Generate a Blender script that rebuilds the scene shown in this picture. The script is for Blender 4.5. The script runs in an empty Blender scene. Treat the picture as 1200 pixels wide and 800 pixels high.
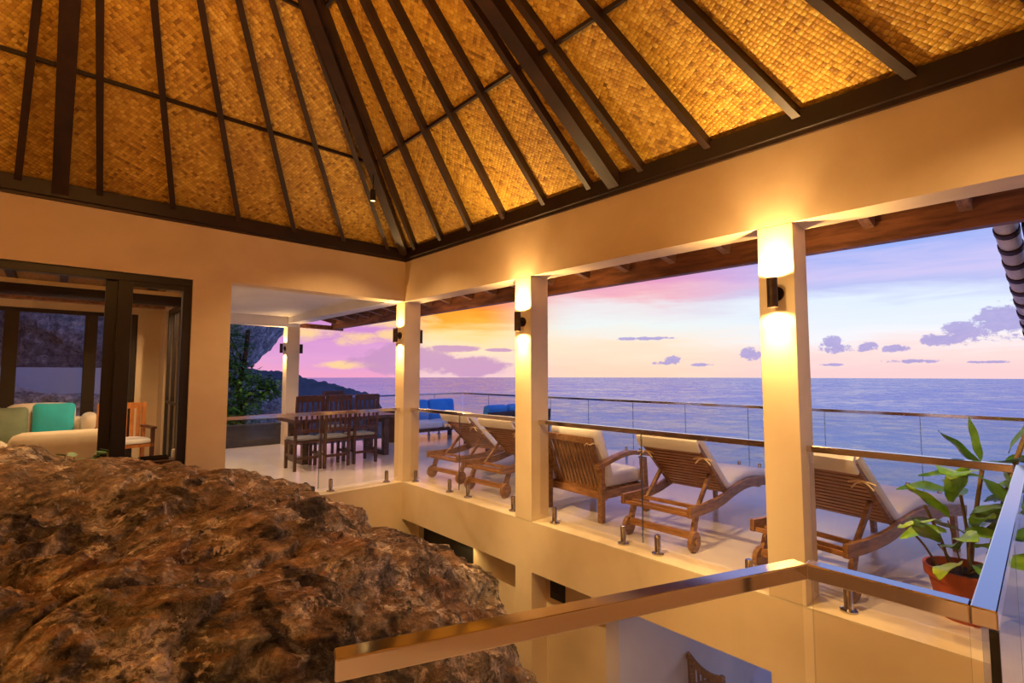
import bpy, bmesh, math, random
from mathutils import Vector, Matrix, Euler, noise
random.seed(7)
S = bpy.context.scene
COL = S.collection
PI = math.pi
def R(a): return math.radians(a)

# ------------------------------------------------------------------ camera
YAW = R(47.2); FPX = 578.0; PITCH = math.atan(38 / FPX)
cam_d = bpy.data.cameras.new('camera'); cam = bpy.data.objects.new('camera', cam_d); COL.objects.link(cam)
cam_d.sensor_width = 36; cam_d.lens = FPX / 1200 * 36; cam_d.clip_start = .02; cam_d.clip_end = 30000
cam.location = (0, 0, 1.5); cam.rotation_euler = (PI / 2 + PITCH, 0, YAW - PI / 2)
S.camera = cam
S.view_settings.view_transform = 'Standard'; S.view_settings.look = 'None'
S.view_settings.gamma = 1; S.view_settings.use_curve_mapping = False
S.view_settings.exposure = 0.7
SKY = 0.67

def lin(c):
    r = []
    for v in c[:3]:
        v /= 255.0
        r.append(v / 12.92 if v <= .04045 else ((v + .055) / 1.055) ** 2.4)
    return (r[0], r[1], r[2], 1)

class NT:                                    # small node-tree builder
    def __init__(s, tree): s.t = tree; s.n = tree.nodes; s.l = tree.links
    def node(s, kind, **kw):
        n = s.n.new(kind)
        for k, v in kw.items(): setattr(n, k, v)
        return n
    def put(s, sock, v):
        if isinstance(v, bpy.types.NodeSocket): s.l.new(v, sock)
        else: sock.default_value = v
    def math(s, op, a, b=0.0, c=None, clamp=False):
        n = s.node('ShaderNodeMath', operation=op, use_clamp=clamp)
        s.put(n.inputs[0], a); s.put(n.inputs[1], b)
        if c is not None: s.put(n.inputs[2], c)
        return n.outputs[0]
    def vmath(s, op, a, b=None):
        n = s.node('ShaderNodeVectorMath', operation=op); s.put(n.inputs[0], a)
        if b is not None: s.put(n.inputs[1], b)
        return n.outputs['Value' if op == 'DOT_PRODUCT' else 'Vector']
    def mix(s, f, a, b, mode='MIX'):
        n = s.node('ShaderNodeMix', data_type='RGBA', blend_type=mode)
        s.put(n.inputs[0], f); s.put(n.inputs[6], a); s.put(n.inputs[7], b)
        return n.outputs[2]
    def ramp(s, f, stops, mode='LINEAR'):
        n = s.node('ShaderNodeValToRGB'); cr = n.color_ramp; cr.interpolation = mode
        while len(cr.elements) < len(stops): cr.elements.new(.5)
        for e, (p, c) in zip(cr.elements, stops): e.position = p; e.color = c
        s.put(n.inputs[0], f); return n.outputs[0]
    def smooth(s, x, a, b):
        n = s.node('ShaderNodeMapRange', interpolation_type='SMOOTHSTEP')
        s.put(n.inputs[0], x); n.inputs[1].default_value = a; n.inputs[2].default_value = b
        return n.outputs[0]
    def noise(s, vec, scale, detail=4, rough=.55, dist=0.0):
        n = s.node('ShaderNodeTexNoise'); s.put(n.inputs['Vector'], vec)
        n.inputs['Scale'].default_value = scale; n.inputs['Detail'].default_value = detail
        n.inputs['Roughness'].default_value = rough; n.inputs['Distortion'].default_value = dist
        return n.outputs[0]
    def xyz(s, x, y, z=0.0):
        n = s.node('ShaderNodeCombineXYZ'); s.put(n.inputs[0], x); s.put(n.inputs[1], y); s.put(n.inputs[2], z)
        return n.outputs[0]

# ------------------------------------------------------------------ sunset sky
def build_world():
    w = bpy.data.worlds.new('sunset_sky'); S.world = w; w.use_nodes = True
    t = NT(w.node_tree); t.n.clear()
    d = t.vmath('NORMALIZE', t.node('ShaderNodeTexCoord').outputs['Generated'])
    fx = t.vmath('DOT_PRODUCT', d, (math.cos(YAW), math.sin(YAW), 0))
    rx = t.vmath('DOT_PRODUCT', d, (math.sin(YAW), -math.cos(YAW), 0))
    zz = t.vmath('DOT_PRODUCT', d, (0, 0, 1))
    k = 180 / PI
    az = t.math('MULTIPLY', t.math('ARCTAN2', rx, fx), k)
    el = t.math('MULTIPLY', t.math('ARCSINE', zz), k)
    # streaky wobble of the layers
    pv = t.xyz(t.math('MULTIPLY', az, .035), t.math('MULTIPLY', el, .22), 0)
    wob = t.math('SUBTRACT', t.noise(pv, 2.2, 5, .55, .4), .5)
    pv2 = t.xyz(t.math('MULTIPLY', az, .05), t.math('MULTIPLY', el, .5), 3.3)
    fine = t.math('SUBTRACT', t.noise(pv2, 2.0, 6, .6, .6), .5)
    e2 = t.math('ADD', t.math('ADD', el, t.math('MULTIPLY', wob, 3.6)), t.math('MULTIPLY', fine, 2.8))
    ee = t.math('DIVIDE', e2, 40.0, clamp=True)
    def col(stops): return t.ramp(ee, [(p / 40.0, lin(c)) for p, c in stops])
    L = col([(0, (236, 160, 196)), (2, (222, 160, 208)), (5, (205, 140, 205)), (8, (214, 150, 205)), (11, (226, 156, 170)), (15, (225, 150, 180)), (24, (160, 130, 195)), (40, (105, 110, 185))])
    M = col([(0, (240, 200, 205)), (2.6, (255, 226, 190)), (4.6, (255, 220, 150)), (6.0, (255, 176, 60)), (7.4, (252, 150, 44)), (9, (238, 126, 96)), (12, (226, 140, 170)), (18, (190, 150, 212)), (40, (110, 120, 205))])
    C = col([(0, (252, 212, 186)), (3, (253, 226, 200)), (5.6, (234, 240, 238)), (7.6, (234, 224, 228)), (9.0, (240, 180, 190)), (10.6, (226, 150, 190)), (13, (200, 164, 220)), (18, (172, 166, 232)), (40, (110, 125, 210))])
    D = col([(0, (246, 206, 208)), (1.8, (250, 218, 214)), (3.6, (240, 240, 246)), (6.4, (222, 234, 250)), (8.4, (184, 190, 238)), (9.6, (204, 196, 240)), (12, (152, 174, 240)), (40, (96, 130, 220))])
    B = col([(0, (196, 176, 214)), (6, (176, 176, 228)), (20, (130, 152, 226)), (40, (100, 128, 216))])
    c = t.mix(t.smooth(az, -15, -9), L, M)
    c = t.mix(t.smooth(az, -4, 8), c, C)
    c = t.mix(t.smooth(az, 14, 34), c, D)
    c = t.mix(t.smooth(az, 70, 130), c, B)
    c = t.mix(t.smooth(az, -50, -110), c, B)
    # glowing breaks in the cloud on the sunset side
    cn = t.noise(t.xyz(t.math('MULTIPLY', az, .16), t.math('MULTIPLY', el, .34), 7.7), 1.6, 6, .62, .3)
    def blob(a0, e0, wa, we, base):
        da = t.math('DIVIDE', t.math('SUBTRACT', az, a0), wa)
        de = t.math('DIVIDE', t.math('SUBTRACT', el, e0), we)
        r = t.math('ADD', t.math('MULTIPLY', da, da), t.math('MULTIPLY', de, de))
        v = t.math('SUBTRACT', 1.0, r)
        return v if base is None else t.math('MAXIMUM', base, v)
    g = None
    for b in [(-17.5, 3.9, 3.0, .9), (-13.2, 4.4, 2.6, .8), (-22.5, 4.6, 3.4, 1.3), (-18.6, 1.0, 4.5, .5), (-16.0, 6.1, 7, 1.0)]: g = blob(*b, g)
    gm = t.smooth(t.math('ADD', g, t.math('MULTIPLY', t.math('SUBTRACT', cn, .5), 4.0)), .0, 1.3)
    c = t.mix(t.math('MULTIPLY', gm, .85), c, lin((255, 214, 140)))
    # purple bank low on the left of centre, and lit cumulus on the right
    q = None
    for b in [(-11.5, 1.6, 7.0, 2.0), (-4.5, .9, 5.5, 1.5), (-6.5, 2.9, 4.0, .55), (-1.6, 2.75, 2.4, .28)]: q = blob(*b, q)
    qm = t.smooth(t.math('ADD', q, t.math('MULTIPLY', t.math('SUBTRACT', cn, .5), 2.6)), .05, .55)
    c = t.mix(t.math('MULTIPLY', qm, .85), c, lin((196, 146, 190)))
    u = None
    for b in [(45.2, 4.4, 2.4, 1.7), (42.4, 3.5, 1.5, 1.1), (41.2, 3.0, 2.0, .6), (47.8, 4.0, 3.0, 1.8), (33.0, 2.9, 1.0, 1.0), (33.4, 2.5, 1.7, .5), (35.8, 2.55, 1.0, .6), (38.0, 2.35, 1.2, .4), (25.8, 2.1, 1.2, .75), (18.0, 1.45, 1.0, .6), (17.4, 1.2, 1.6, .25), (21, 1.0, 1.3, .22),
              (29, 1.0, 1.6, .2), (33, .9, 1.2, .16), (39, 1.15, 2.2, .22), (44, 1.0, 1.5, .15), (15, 3.95, 3.6, .22), (60, 4, 7, 2), (75, 3, 6, 1.2)]: u = blob(*b, u)
    cn2 = t.noise(t.xyz(t.math('MULTIPLY', az, .42), t.math('MULTIPLY', el, .55), 1.7), 2.4, 8, .68, .1)
    um = t.smooth(t.math('ADD', u, t.math('MULTIPLY', t.math('SUBTRACT', cn2, .5), 4.0)), .1, .6)
    uc = t.mix(cn2, lin((134, 128, 200)), lin((186, 172, 222)))
    c = t.mix(t.math('MULTIPLY', um, .85), c, uc)
    # below the horizon: sea haze
    c = t.mix(t.smooth(el, -.2, -3.0), c, lin((120, 130, 190)))
    bg = t.node('ShaderNodeBackground'); t.put(bg.inputs[0], c); bg.inputs[1].default_value = SKY
    out = t.node('ShaderNodeOutputWorld'); t.l.new(bg.outputs[0], out.inputs[0])
build_world()

# ------------------------------------------------------------------ materials
MATS = {}
def mat(name, c1, c2=None, scale=6.0, rough=.5, metal=0.0, bump=0.0, bscale=40.0, spec=.5, stretch=(1, 1, 1), detail=5, coat=0.0, roughvar=0.0, sheen=0.0, emit=None, subsurf=0.0):
    m = bpy.data.materials.new(name); m.use_nodes = True; t = NT(m.node_tree)
    b = t.n['Principled BSDF']
    co = t.node('ShaderNodeTexCoord').outputs['Object']
    mp = t.node('ShaderNodeMapping'); t.l.new(co, mp.inputs[0]); mp.inputs['Scale'].default_value = stretch
    v = mp.outputs[0]
    n = t.noise(v, scale, detail, .6, .3)
    if c2 is not None:
        f = t.smooth(n, .3, .7)
        t.put(b.inputs['Base Color'], t.mix(f, lin(c1), lin(c2)))
    else: b.inputs['Base Color'].default_value = lin(c1)
    if roughvar: t.put(b.inputs['Roughness'], t.math('ADD', rough - roughvar / 2, t.math('MULTIPLY', n, roughvar)))
    else: b.inputs['Roughness'].default_value = rough
    b.inputs['Metallic'].default_value = metal
    b.inputs['Specular IOR Level'].default_value = spec
    b.inputs['Coat Weight'].default_value = coat
    b.inputs['Sheen Weight'].default_value = sheen
    if emit: b.inputs['Emission Color'].default_value = lin(emit[0]); b.inputs['Emission Strength'].default_value = emit[1]
    if bump:
        bn = t.node('ShaderNodeBump'); bn.inputs['Strength'].default_value = bump; bn.inputs['Distance'].default_value = .01
        t.put(bn.inputs['Height'], t.noise(v, bscale, 6, .6)); t.l.new(bn.outputs[0], b.inputs['Normal'])
    MATS[name] = m; return m
mat('plaster', (224, 202, 166), (212, 188, 150), 1.3, .75, bump=.12, bscale=9)
mat('white_paint', (226, 220, 212), (214, 206, 198), 1.0, .6, bump=.05, bscale=20)
mat('polished_floor', (232, 224, 216), (216, 208, 204), .8, .16, bump=.02, bscale=3, roughvar=.14)
mat('sill_stone', (226, 210, 178), (206, 188, 152), 3, .3)
mat('dark_timber', (40, 20, 11), (28, 13, 8), 5, .5, bump=.15, bscale=30, stretch=(1, 1, 1))
mat('rafter_timber', (58, 34, 21), (38, 21, 13), 5, .5, bump=.15, bscale=30)
mat('eave_timber', (160, 104, 64), (100, 60, 36), 3, .55, bump=.2, bscale=20, stretch=(6, .8, 6))
mat('teak', (164, 122, 84), (116, 82, 56), 4, .42, bump=.1, bscale=30, stretch=(2, 10, 10))
mat('teak_cross', (178, 130, 86), (134, 94, 60), 4, .42, bump=.1, bscale=30, stretch=(10, 1.5, 10))
mat('teak_pale', (206, 134, 66), (176, 104, 46), 4, .45, stretch=(10, 10, 2))
mat('dark_teak', (78, 40, 32), (52, 27, 22), 4, .4, stretch=(8, 8, 2))
mat('table_wood', (84, 56, 44), (54, 36, 30), 4, .38, stretch=(2, 10, 10))
mat('cushion_white', (240, 238, 236), (230, 228, 226), 3, .85, bump=.15, bscale=160, sheen=.2)
mat('cushion_blue', (64, 156, 228), (48, 136, 216), 3, .8, bump=.1, bscale=160, sheen=.2)
mat('cushion_grey', (128, 130, 136), (108, 110, 118), 3, .85, bump=.1, bscale=160)
mat('sofa_cream', (232, 220, 200), (220, 206, 184), 2, .9, bump=.2, bscale=90, sheen=.3)
mat('cushion_teal', (30, 190, 208), (22, 168, 190), 3, .75, bump=.3, bscale=14, sheen=.2)
mat('cushion_sage', (132, 146, 120), (114, 130, 106), 3, .8, bump=.3, bscale=14)
mat('steel', (214, 204, 198), None, 3, .1, 1.0)
mat('steel_dull', (186, 180, 176), None, 3, .18, 1.0)
mat('bronze', (84, 68, 56), (66, 52, 44), 10, .38, .9)
mat('black_frame', (26, 18, 14), (20, 14, 11), 4, .4)
mat('black_plastic', (22, 20, 18), None, 3, .35)
mat('terracotta', (176, 84, 46), (150, 66, 36), 6, .7, bump=.1, bscale=60)
mat('soil', (46, 32, 24), (28, 20, 15), 30, .95, bump=.6, bscale=60)
mat('stem', (132, 120, 62), (120, 92, 60), 12, .6, stretch=(3, 3, 1))
mat('bark', (90, 72, 60), (60, 48, 42), 10, .9, bump=.5, bscale=20)
mat('tile_white', (226, 222, 224), (198, 190, 196), 6, .5)
mat('tile_dark', (74, 44, 44), (54, 32, 34), 6, .6)
mat('rope', (238, 214, 170), None, 3, .8)
mat('black_gap', (10, 9, 8), None, 3, .6)
mat('headland', (92, 88, 100), (62, 68, 70), .12, .95, bump=1.0, bscale=.5)  # paler purple tone is distance haze put into the colour
mat('dark_stone', (58, 56, 66), (40, 40, 48), 4, .9, bump=.5, bscale=12)
mat('garden_wall', (206, 220, 246), (192, 208, 236), 1, .8)
mat('glow', (255, 214, 140), emit=((255, 208, 130), 6.0))

mat('fill_globe', (255, 220, 160), emit=((255, 172, 82), 19.0))

def leaf_mat(name, c1, c2, rough=.35):
    m = mat(name, c1, c2, 9, rough, spec=.5); b = m.node_tree.nodes['Principled BSDF']
    b.inputs['Transmission Weight'].default_value = 0
    b.inputs['Subsurface Weight'].default_value = .15; b.inputs['Subsurface Scale'].default_value = .01
    return m
leaf_mat('leaf', (156, 204, 60), (108, 166, 46)); leaf_mat('leaf_dark', (104, 150, 58), (70, 118, 48)); leaf_mat('tree_leaf', (96, 150, 60), (56, 104, 46), .4)
leaf_mat('leaf_lime', (186, 220, 50), (140, 190, 44))

def glass_mat(name, tint=(251, 249, 246), rough=0.0, ior=1.35):
    m = bpy.data.materials.new(name); m.use_nodes = True; t = NT(m.node_tree); t.n.clear()
    ge = t.node('ShaderNodeNewGeometry'); c = t.math('ABSOLUTE', t.vmath('DOT_PRODUCT', ge.outputs['Incoming'], ge.outputs['Normal']))
    f0 = ((ior - 1) / (ior + 1)) ** 2
    f = t.math('ADD', f0, t.math('MULTIPLY', t.math('POWER', t.math('SUBTRACT', 1.0, c), 5.0), 1 - f0))
    tr = t.node('ShaderNodeBsdfTransparent'); tr.inputs[0].default_value = lin(tint)
    gl = t.node('ShaderNodeBsdfGlossy'); gl.inputs['Roughness'].default_value = rough
    mx = t.node('ShaderNodeMixShader'); t.l.new(f, mx.inputs[0]); t.l.new(tr.outputs[0], mx.inputs[1]); t.l.new(gl.outputs[0], mx.inputs[2])
    o = t.node('ShaderNodeOutputMaterial'); t.l.new(mx.outputs[0], o.inputs[0]); MATS[name] = m
glass_mat('glass'); glass_mat('glass_edge', (190, 206, 204), .3, 2.6)

def weave_mat():
    m = bpy.data.materials.new('bamboo_weave'); m.use_nodes = True; t = NT(m.node_tree); b = t.n['Principled BSDF']
    uv = t.node('ShaderNodeUVMap').outputs[0]
    mp = t.node('ShaderNodeMapping'); t.l.new(uv, mp.inputs[0]); mp.inputs['Rotation'].default_value = (0, 0, R(32)); mp.inputs['Scale'].default_value = (33, 33, 33)
    big = t.noise(uv, 1.1, 2, .5)
    sep = t.node('ShaderNodeSeparateXYZ'); t.l.new(mp.outputs[0], sep.inputs[0])
    u, v = sep.outputs[0], sep.outputs[1]
    i, j = t.math('FLOOR', u), t.math('FLOOR', v)
    fu, fv = t.math('FRACT', u), t.math('FRACT', v)
    plain = t.math('GREATER_THAN', t.math('MODULO', t.math('ADD', t.math('ADD', i, j), 4000.0), 2.0), .5)
    twill = t.math('GREATER_THAN', t.math('MODULO', t.math('ADD', t.math('ADD', i, t.math('MULTIPLY', j, 1.0)), 4000.0), 4.0), 1.5)
    sel = t.math('GREATER_THAN', big, .5)
    par = t.math('ADD', t.math('MULTIPLY', plain, t.math('SUBTRACT', 1.0, sel)), t.math('MULTIPLY', twill, sel))
    su, sv = t.math('SINE', t.math('MULTIPLY', fu, PI)), t.math('SINE', t.math('MULTIPLY', fv, PI))
    prof = t.math('ADD', t.math('MULTIPLY', par, t.math('POWER', su, .5)), t.math('MULTIPLY', t.math('SUBTRACT', 1.0, par), t.math('POWER', sv, .5)))
    rise = t.math('ADD', t.math('MULTIPLY', par, sv), t.math('MULTIPLY', t.math('SUBTRACT', 1.0, par), su))
    h = t.math('MULTIPLY', prof, t.math('ADD', .35, t.math('MULTIPLY', rise, .65)))
    wn = t.node('ShaderNodeTexWhiteNoise', noise_dimensions='3D'); t.l.new(t.xyz(i, j, par), wn.inputs['Vector'])
    # strips keep their shade along the run
    ws = t.node('ShaderNodeTexWhiteNoise', noise_dimensions='2D')
    t.l.new(t.xyz(t.math('ADD', t.math('MULTIPLY', par, i), t.math('MULTIPLY', t.math('SUBTRACT', 1.0, par), t.math('ADD', j, 500.0))), par), ws.inputs['Vector'])
    var = t.math('ADD', t.math('MULTIPLY', wn.outputs['Value'], .55), t.math('MULTIPLY', ws.outputs['Value'], .45))
    c = t.ramp(var, [(0, lin((130, 88, 24))), (.35, lin((196, 148, 48))), (.7, lin((222, 178, 66))), (1, lin((240, 206, 100)))])
    c = t.mix(t.math('MULTIPLY', t.smooth(t.noise(uv, 2.3, 5, .6), .45, .75), .5), c, lin((160, 110, 36)))
    c = t.mix(t.smooth(h, .05, .3), lin((62, 34, 10)), c)
    t.put(b.inputs['Base Color'], c); b.inputs['Roughness'].default_value = .42
    bn = t.node('ShaderNodeBump'); bn.inputs['Strength'].default_value = .8; bn.inputs['Distance'].default_value = .008
    t.put(bn.inputs['Height'], h); t.l.new(bn.outputs[0], b.inputs['Normal']); MATS['bamboo_weave'] = m
weave_mat()

def rock_mat(name, warm=True):
    m = bpy.data.materials.new(name); m.use_nodes = True; t = NT(m.node_tree); b = t.n['Principled BSDF']
    co = t.node('ShaderNodeTexCoord').outputs['Object']; ge = t.node('ShaderNodeNewGeometry')
    n1 = t.noise(co, 1.6, 6, .62, .5); n2 = t.noise(co, 7, 8, .68, .3); n3 = t.noise(co, 28, 6, .7)
    if warm:
        c = t.ramp(n2, [(.32, lin((36, 30, 25))), (.43, lin((104, 92, 78))), (.55, lin((160, 146, 126))), (.68, lin((206, 194, 174)))])
        rust = t.mix(n3, lin((110, 62, 28)), lin((176, 112, 56)))
        c = t.mix(t.math('MULTIPLY', t.smooth(n1, .52, .66), .5), c, rust)
        # soil and moss on flatter tops, with warm overhead light painted into the brown
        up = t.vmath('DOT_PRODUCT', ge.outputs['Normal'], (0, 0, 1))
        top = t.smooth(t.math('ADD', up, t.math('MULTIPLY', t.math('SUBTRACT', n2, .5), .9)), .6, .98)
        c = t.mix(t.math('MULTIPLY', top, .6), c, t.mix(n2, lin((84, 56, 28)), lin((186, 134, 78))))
        lic = t.smooth(t.noise(co, 3.6, 4, .75, .8), .52, .6)
        lic2 = t.smooth(n3, .40, .52)
        c = t.mix(t.math('MULTIPLY', t.math('MULTIPLY', lic, lic2), .85), c, lin((226, 206, 178)))
        sp = t.smooth(t.noise(co, 17, 3, .6, .5), .57, .64); side = t.math('SUBTRACT', 1.0, t.math('MULTIPLY', top, .8))
        c = t.mix(t.math('MULTIPLY', t.math('MULTIPLY', sp, side), t.smooth(t.noise(co, 2.2, 3, .6), .42, .55)), c, lin((216, 198, 176)))
        c = t.mix(t.math('MULTIPLY', t.smooth(t.noise(co, 1.3, 5, .65, .8), .55, .63), .8), c, lin((34, 24, 18)))  # dark patches paint in the shade of hollows the shape lacks
    else:
        c = t.ramp(n2, [(.3, lin((84, 82, 90))), (.5, lin((150, 148, 156))), (.7, lin((190, 188, 194)))])
    hs = []
    for sc in (7.0, 24.0):
        v1 = t.node('ShaderNodeTexVoronoi'); v1.inputs['Scale'].default_value = sc; v1.inputs['Randomness'].default_value = 1.0
        t.l.new(t.vmath('ADD', co, t.xyz(t.math('MULTIPLY', n3, .14), t.math('MULTIPLY', n2, .22), t.math('MULTIPLY', n3, .12))), v1.inputs['Vector'])
        sx = t.node('ShaderNodeSeparateColor'); t.l.new(v1.outputs['Color'], sx.inputs[0]); hs.append(v1.outputs['Distance'])
        g = t.math('ADD', .68, t.math('MULTIPLY', sx.outputs[0], .9)); c = t.mix(.85, c, t.mix(1.0, c, t.xyz(g, g, g), 'MULTIPLY'))
    t.put(b.inputs['Base Color'], c); b.inputs['Roughness'].default_value = .85; b.inputs['Specular IOR Level'].default_value = .25
    h = t.math('ADD', t.math('ADD', t.math('MULTIPLY', n2, 1.0), t.math('MULTIPLY', n3, .5)), t.math('SUBTRACT', t.math('MULTIPLY', t.noise(co, 90, 4, .7), .3), t.math('ADD', t.math('MULTIPLY', hs[0], .5), t.math('MULTIPLY', hs[1], .5))))
    bn = t.node('ShaderNodeBump'); bn.inputs['Strength'].default_value = 1.0; bn.inputs['Distance'].default_value = .05
    t.put(bn.inputs['Height'], h); t.l.new(bn.outputs[0], b.inputs['Normal']); MATS[name] = m
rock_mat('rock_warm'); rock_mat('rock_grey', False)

def sea_mat():
    m = bpy.data.materials.new('sea_water'); m.use_nodes = True; t = NT(m.node_tree); b = t.n['Principled BSDF']
    co = t.node('ShaderNodeTexCoord').outputs['Object']
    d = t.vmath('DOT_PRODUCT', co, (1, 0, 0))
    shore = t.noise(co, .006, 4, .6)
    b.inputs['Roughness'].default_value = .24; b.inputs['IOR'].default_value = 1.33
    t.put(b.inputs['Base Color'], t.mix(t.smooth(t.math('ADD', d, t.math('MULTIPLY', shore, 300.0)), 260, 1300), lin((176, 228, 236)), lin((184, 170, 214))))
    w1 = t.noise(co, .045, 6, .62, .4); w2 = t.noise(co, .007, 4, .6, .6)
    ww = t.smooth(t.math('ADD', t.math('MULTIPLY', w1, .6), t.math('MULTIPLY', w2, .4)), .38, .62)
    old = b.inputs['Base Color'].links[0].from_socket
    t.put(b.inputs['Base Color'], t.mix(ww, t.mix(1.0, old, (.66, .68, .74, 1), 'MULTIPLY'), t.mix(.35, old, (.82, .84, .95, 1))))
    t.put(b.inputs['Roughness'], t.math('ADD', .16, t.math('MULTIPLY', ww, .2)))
    h = t.math('ADD', t.math('MULTIPLY', t.noise(co, .012, 5, .6), 20.0), t.math('MULTIPLY', t.noise(co, .12, 5, .65), 2.6))
    bn = t.node('ShaderNodeBump'); bn.inputs['Strength'].default_value = .18; bn.inputs['Distance'].default_value = 1.0
    t.put(bn.inputs['Height'], h); t.l.new(bn.outputs[0], b.inputs['Normal']); MATS['sea_water'] = m
sea_mat()

# ------------------------------------------------------------------ mesh helpers
class MB:
    def __init__(s): s.v = []; s.f = []
    def add(s, vs, fs, M=None):
        o = len(s.v)
        s.v += [tuple(M @ Vector(p)) if M else tuple(p) for p in vs]
        s.f += [tuple(i + o for i in f) for f in fs]; return s
    def box(s, x0, x1, y0, y1, z0, z1, M=None):
        vs = [(x0, y0, z0), (x1, y0, z0), (x1, y1, z0), (x0, y1, z0), (x0, y0, z1), (x1, y0, z1), (x1, y1, z1), (x0, y1, z1)]
        return s.add(vs, [(3, 2, 1, 0), (4, 5, 6, 7), (0, 1, 5, 4), (1, 2, 6, 5), (2, 3, 7, 6), (3, 0, 4, 7)], M)
    def bar(s, p, q, w, h, up=(0, 0, 1)):      # straight bar, section w (side) x h (up), p-q is its centre line
        p, q = Vector(p), Vector(q); d = (q - p).normalized(); u = Vector(up)
        sd = d.cross(u)
        if sd.length < 1e-4: sd = d.cross(Vector((1, 0, 0)))
        sd.normalize(); u = sd.cross(d).normalized()
        a, b = sd * w / 2, u * h / 2
        vs = [p - a - b, p + a - b, p + a + b, p - a + b, q - a - b, q + a - b, q + a + b, q - a + b]
        return s.add(vs, [(0, 1, 2, 3), (7, 6, 5, 4), (0, 4, 5, 1), (1, 5, 6, 2), (2, 6, 7, 3), (3, 7, 4, 0)])
    def cyl(s, p, q, r0, r1=None, n=16, cap=True):
        r1 = r0 if r1 is None else r1; p, q = Vector(p), Vector(q); d = (q - p).normalized()
        a = d.orthogonal().normalized(); b = d.cross(a)
        vs = [p + (a * math.cos(2 * PI * i / n) + b * math.sin(2 * PI * i / n)) * r0 for i in range(n)] + [q + (a * math.cos(2 * PI * i / n) + b * math.sin(2 * PI * i / n)) * r1 for i in range(n)]
        fs = [(i, (i + 1) % n, n + (i + 1) % n, n + i) for i in range(n)]
        if cap: fs += [tuple(range(n - 1, -1, -1)), tuple(range(n, 2 * n))]
        return s.add(vs, fs)
    def tube(s, pts, rad, n=8):
        pts = [Vector(p) for p in pts]; m = len(pts)
        if not hasattr(rad, '__len__'): rad = [rad] * m
        vs = []; ref = None
        for k in range(m):
            d = (pts[min(k + 1, m - 1)] - pts[max(k - 1, 0)]).normalized()
            a = d.orthogonal() if ref is None else ref - d * ref.dot(d)
            a.normalize(); ref = a; b = d.cross(a)
            vs += [pts[k] + (a * math.cos(2 * PI * i / n) + b * math.sin(2 * PI * i / n)) * rad[k] for i in range(n)]
        fs = [(k * n + i, k * n + (i + 1) % n, (k + 1) * n + (i + 1) % n, (k + 1) * n + i) for k in range(m - 1) for i in range(n)]
        fs += [tuple(range(n - 1, -1, -1)), tuple(range((m - 1) * n, m * n))]
        return s.add(vs, fs)
    def lathe(s, prof, n=28, c=(0, 0, 0)):
        vs = [(c[0] + r * math.cos(2 * PI * i / n), c[1] + r * math.sin(2 * PI * i / n), c[2] + z) for r, z in prof for i in range(n)]
        fs = [(k * n + i, k * n + (i + 1) % n, (k + 1) * n + (i + 1) % n, (k + 1) * n + i) for k in range(len(prof) - 1) for i in range(n)]
        return s.add(vs, fs)
    def sweep(s, path, y0, y1, t0, t1, rnd=0.0):  # slab following an x-z path: y0..y1 wide, t0..t1 along the path normal
        if rnd:
            r = rnd; sec = []
            for cy, ct, a0 in ((y1 - r, t1 - r, 0), (y0 + r, t1 - r, 90), (y0 + r, t0 + r, 180), (y1 - r, t0 + r, 270)):
                sec += [(cy + r * math.cos(R(a0 + k * 30)), ct + r * math.sin(R(a0 + k * 30))) for k in range(4)]
        else: sec = [(y1, t1), (y0, t1), (y0, t0), (y1, t0)]
        n = len(sec); vs = []; m = len(path)
        for k in range(m):
            a, b = path[max(k - 1, 0)], path[min(k + 1, m - 1)]
            dx, dz = b[0] - a[0], b[1] - a[1]; l = math.hypot(dx, dz); nx, nz = -dz / l, dx / l
            sh = 1.0
            vs += [(path[k][0] + nx * tt * sh, yy, path[k][1] + nz * tt * sh) for yy, tt in sec]
        fs = [(k * n + i, k * n + (i + 1) % n, (k + 1) * n + (i + 1) % n, (k + 1) * n + i) for k in range(m - 1) for i in range(n)]
        fs += [tuple(range(n - 1, -1, -1)), tuple(range((m - 1) * n, m * n))]
        return s.add(vs, fs)
    def cushion(s, sx, sy, sz, r, M=None, puff=0.0, n=10, pinch=0.0):
        H = (sx / 2, sy / 2, sz / 2); key = {}; vs = []; fs = []
        def vid(p):
            k = tuple(round(c, 4) for c in p)
            if k not in key:
                q = [p[i] * H[i] for i in range(3)]
                inn = [max(-(H[i] - min(r, H[i])), min(H[i] - min(r, H[i]), q[i])) for i in range(3)]
                d = Vector([q[i] - inn[i] for i in range(3)])
                if d.length > 1e-6: d = d.normalized() * r
                w = Vector(inn) + d
                e = (1 - p[0] ** 2) * (1 - p[1] ** 2)
                w.z += (puff * e if p[2] > 0 else -puff * e) * abs(p[2])
                if pinch:
                    cc = (p[0] * p[1]) ** 2; w.z *= 1 - pinch * max(p[0] ** 4, p[1] ** 4); w.x *= 1 + .06 * cc; w.y *= 1 + .06 * cc
                key[k] = len(vs); vs.append(w)
            return key[k]
        g = [-1 + 2 * i / n for i in range(n + 1)]
        for ax in range(3):
            for sg in (-1, 1):
                for i in range(n):
                    for j in range(n):
                        q = []
                        for (a, b) in ((g[i], g[j]), (g[i + 1], g[j]), (g[i + 1], g[j + 1]), (g[i], g[j + 1])):
                            p = [0, 0, 0]; p[ax] = sg; p[(ax + 1) % 3] = a; p[(ax + 2) % 3] = b; q.append(vid(p))
                        fs.append(tuple(q if sg > 0 else q[::-1]))
        return s.add(vs, fs, M)
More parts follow.
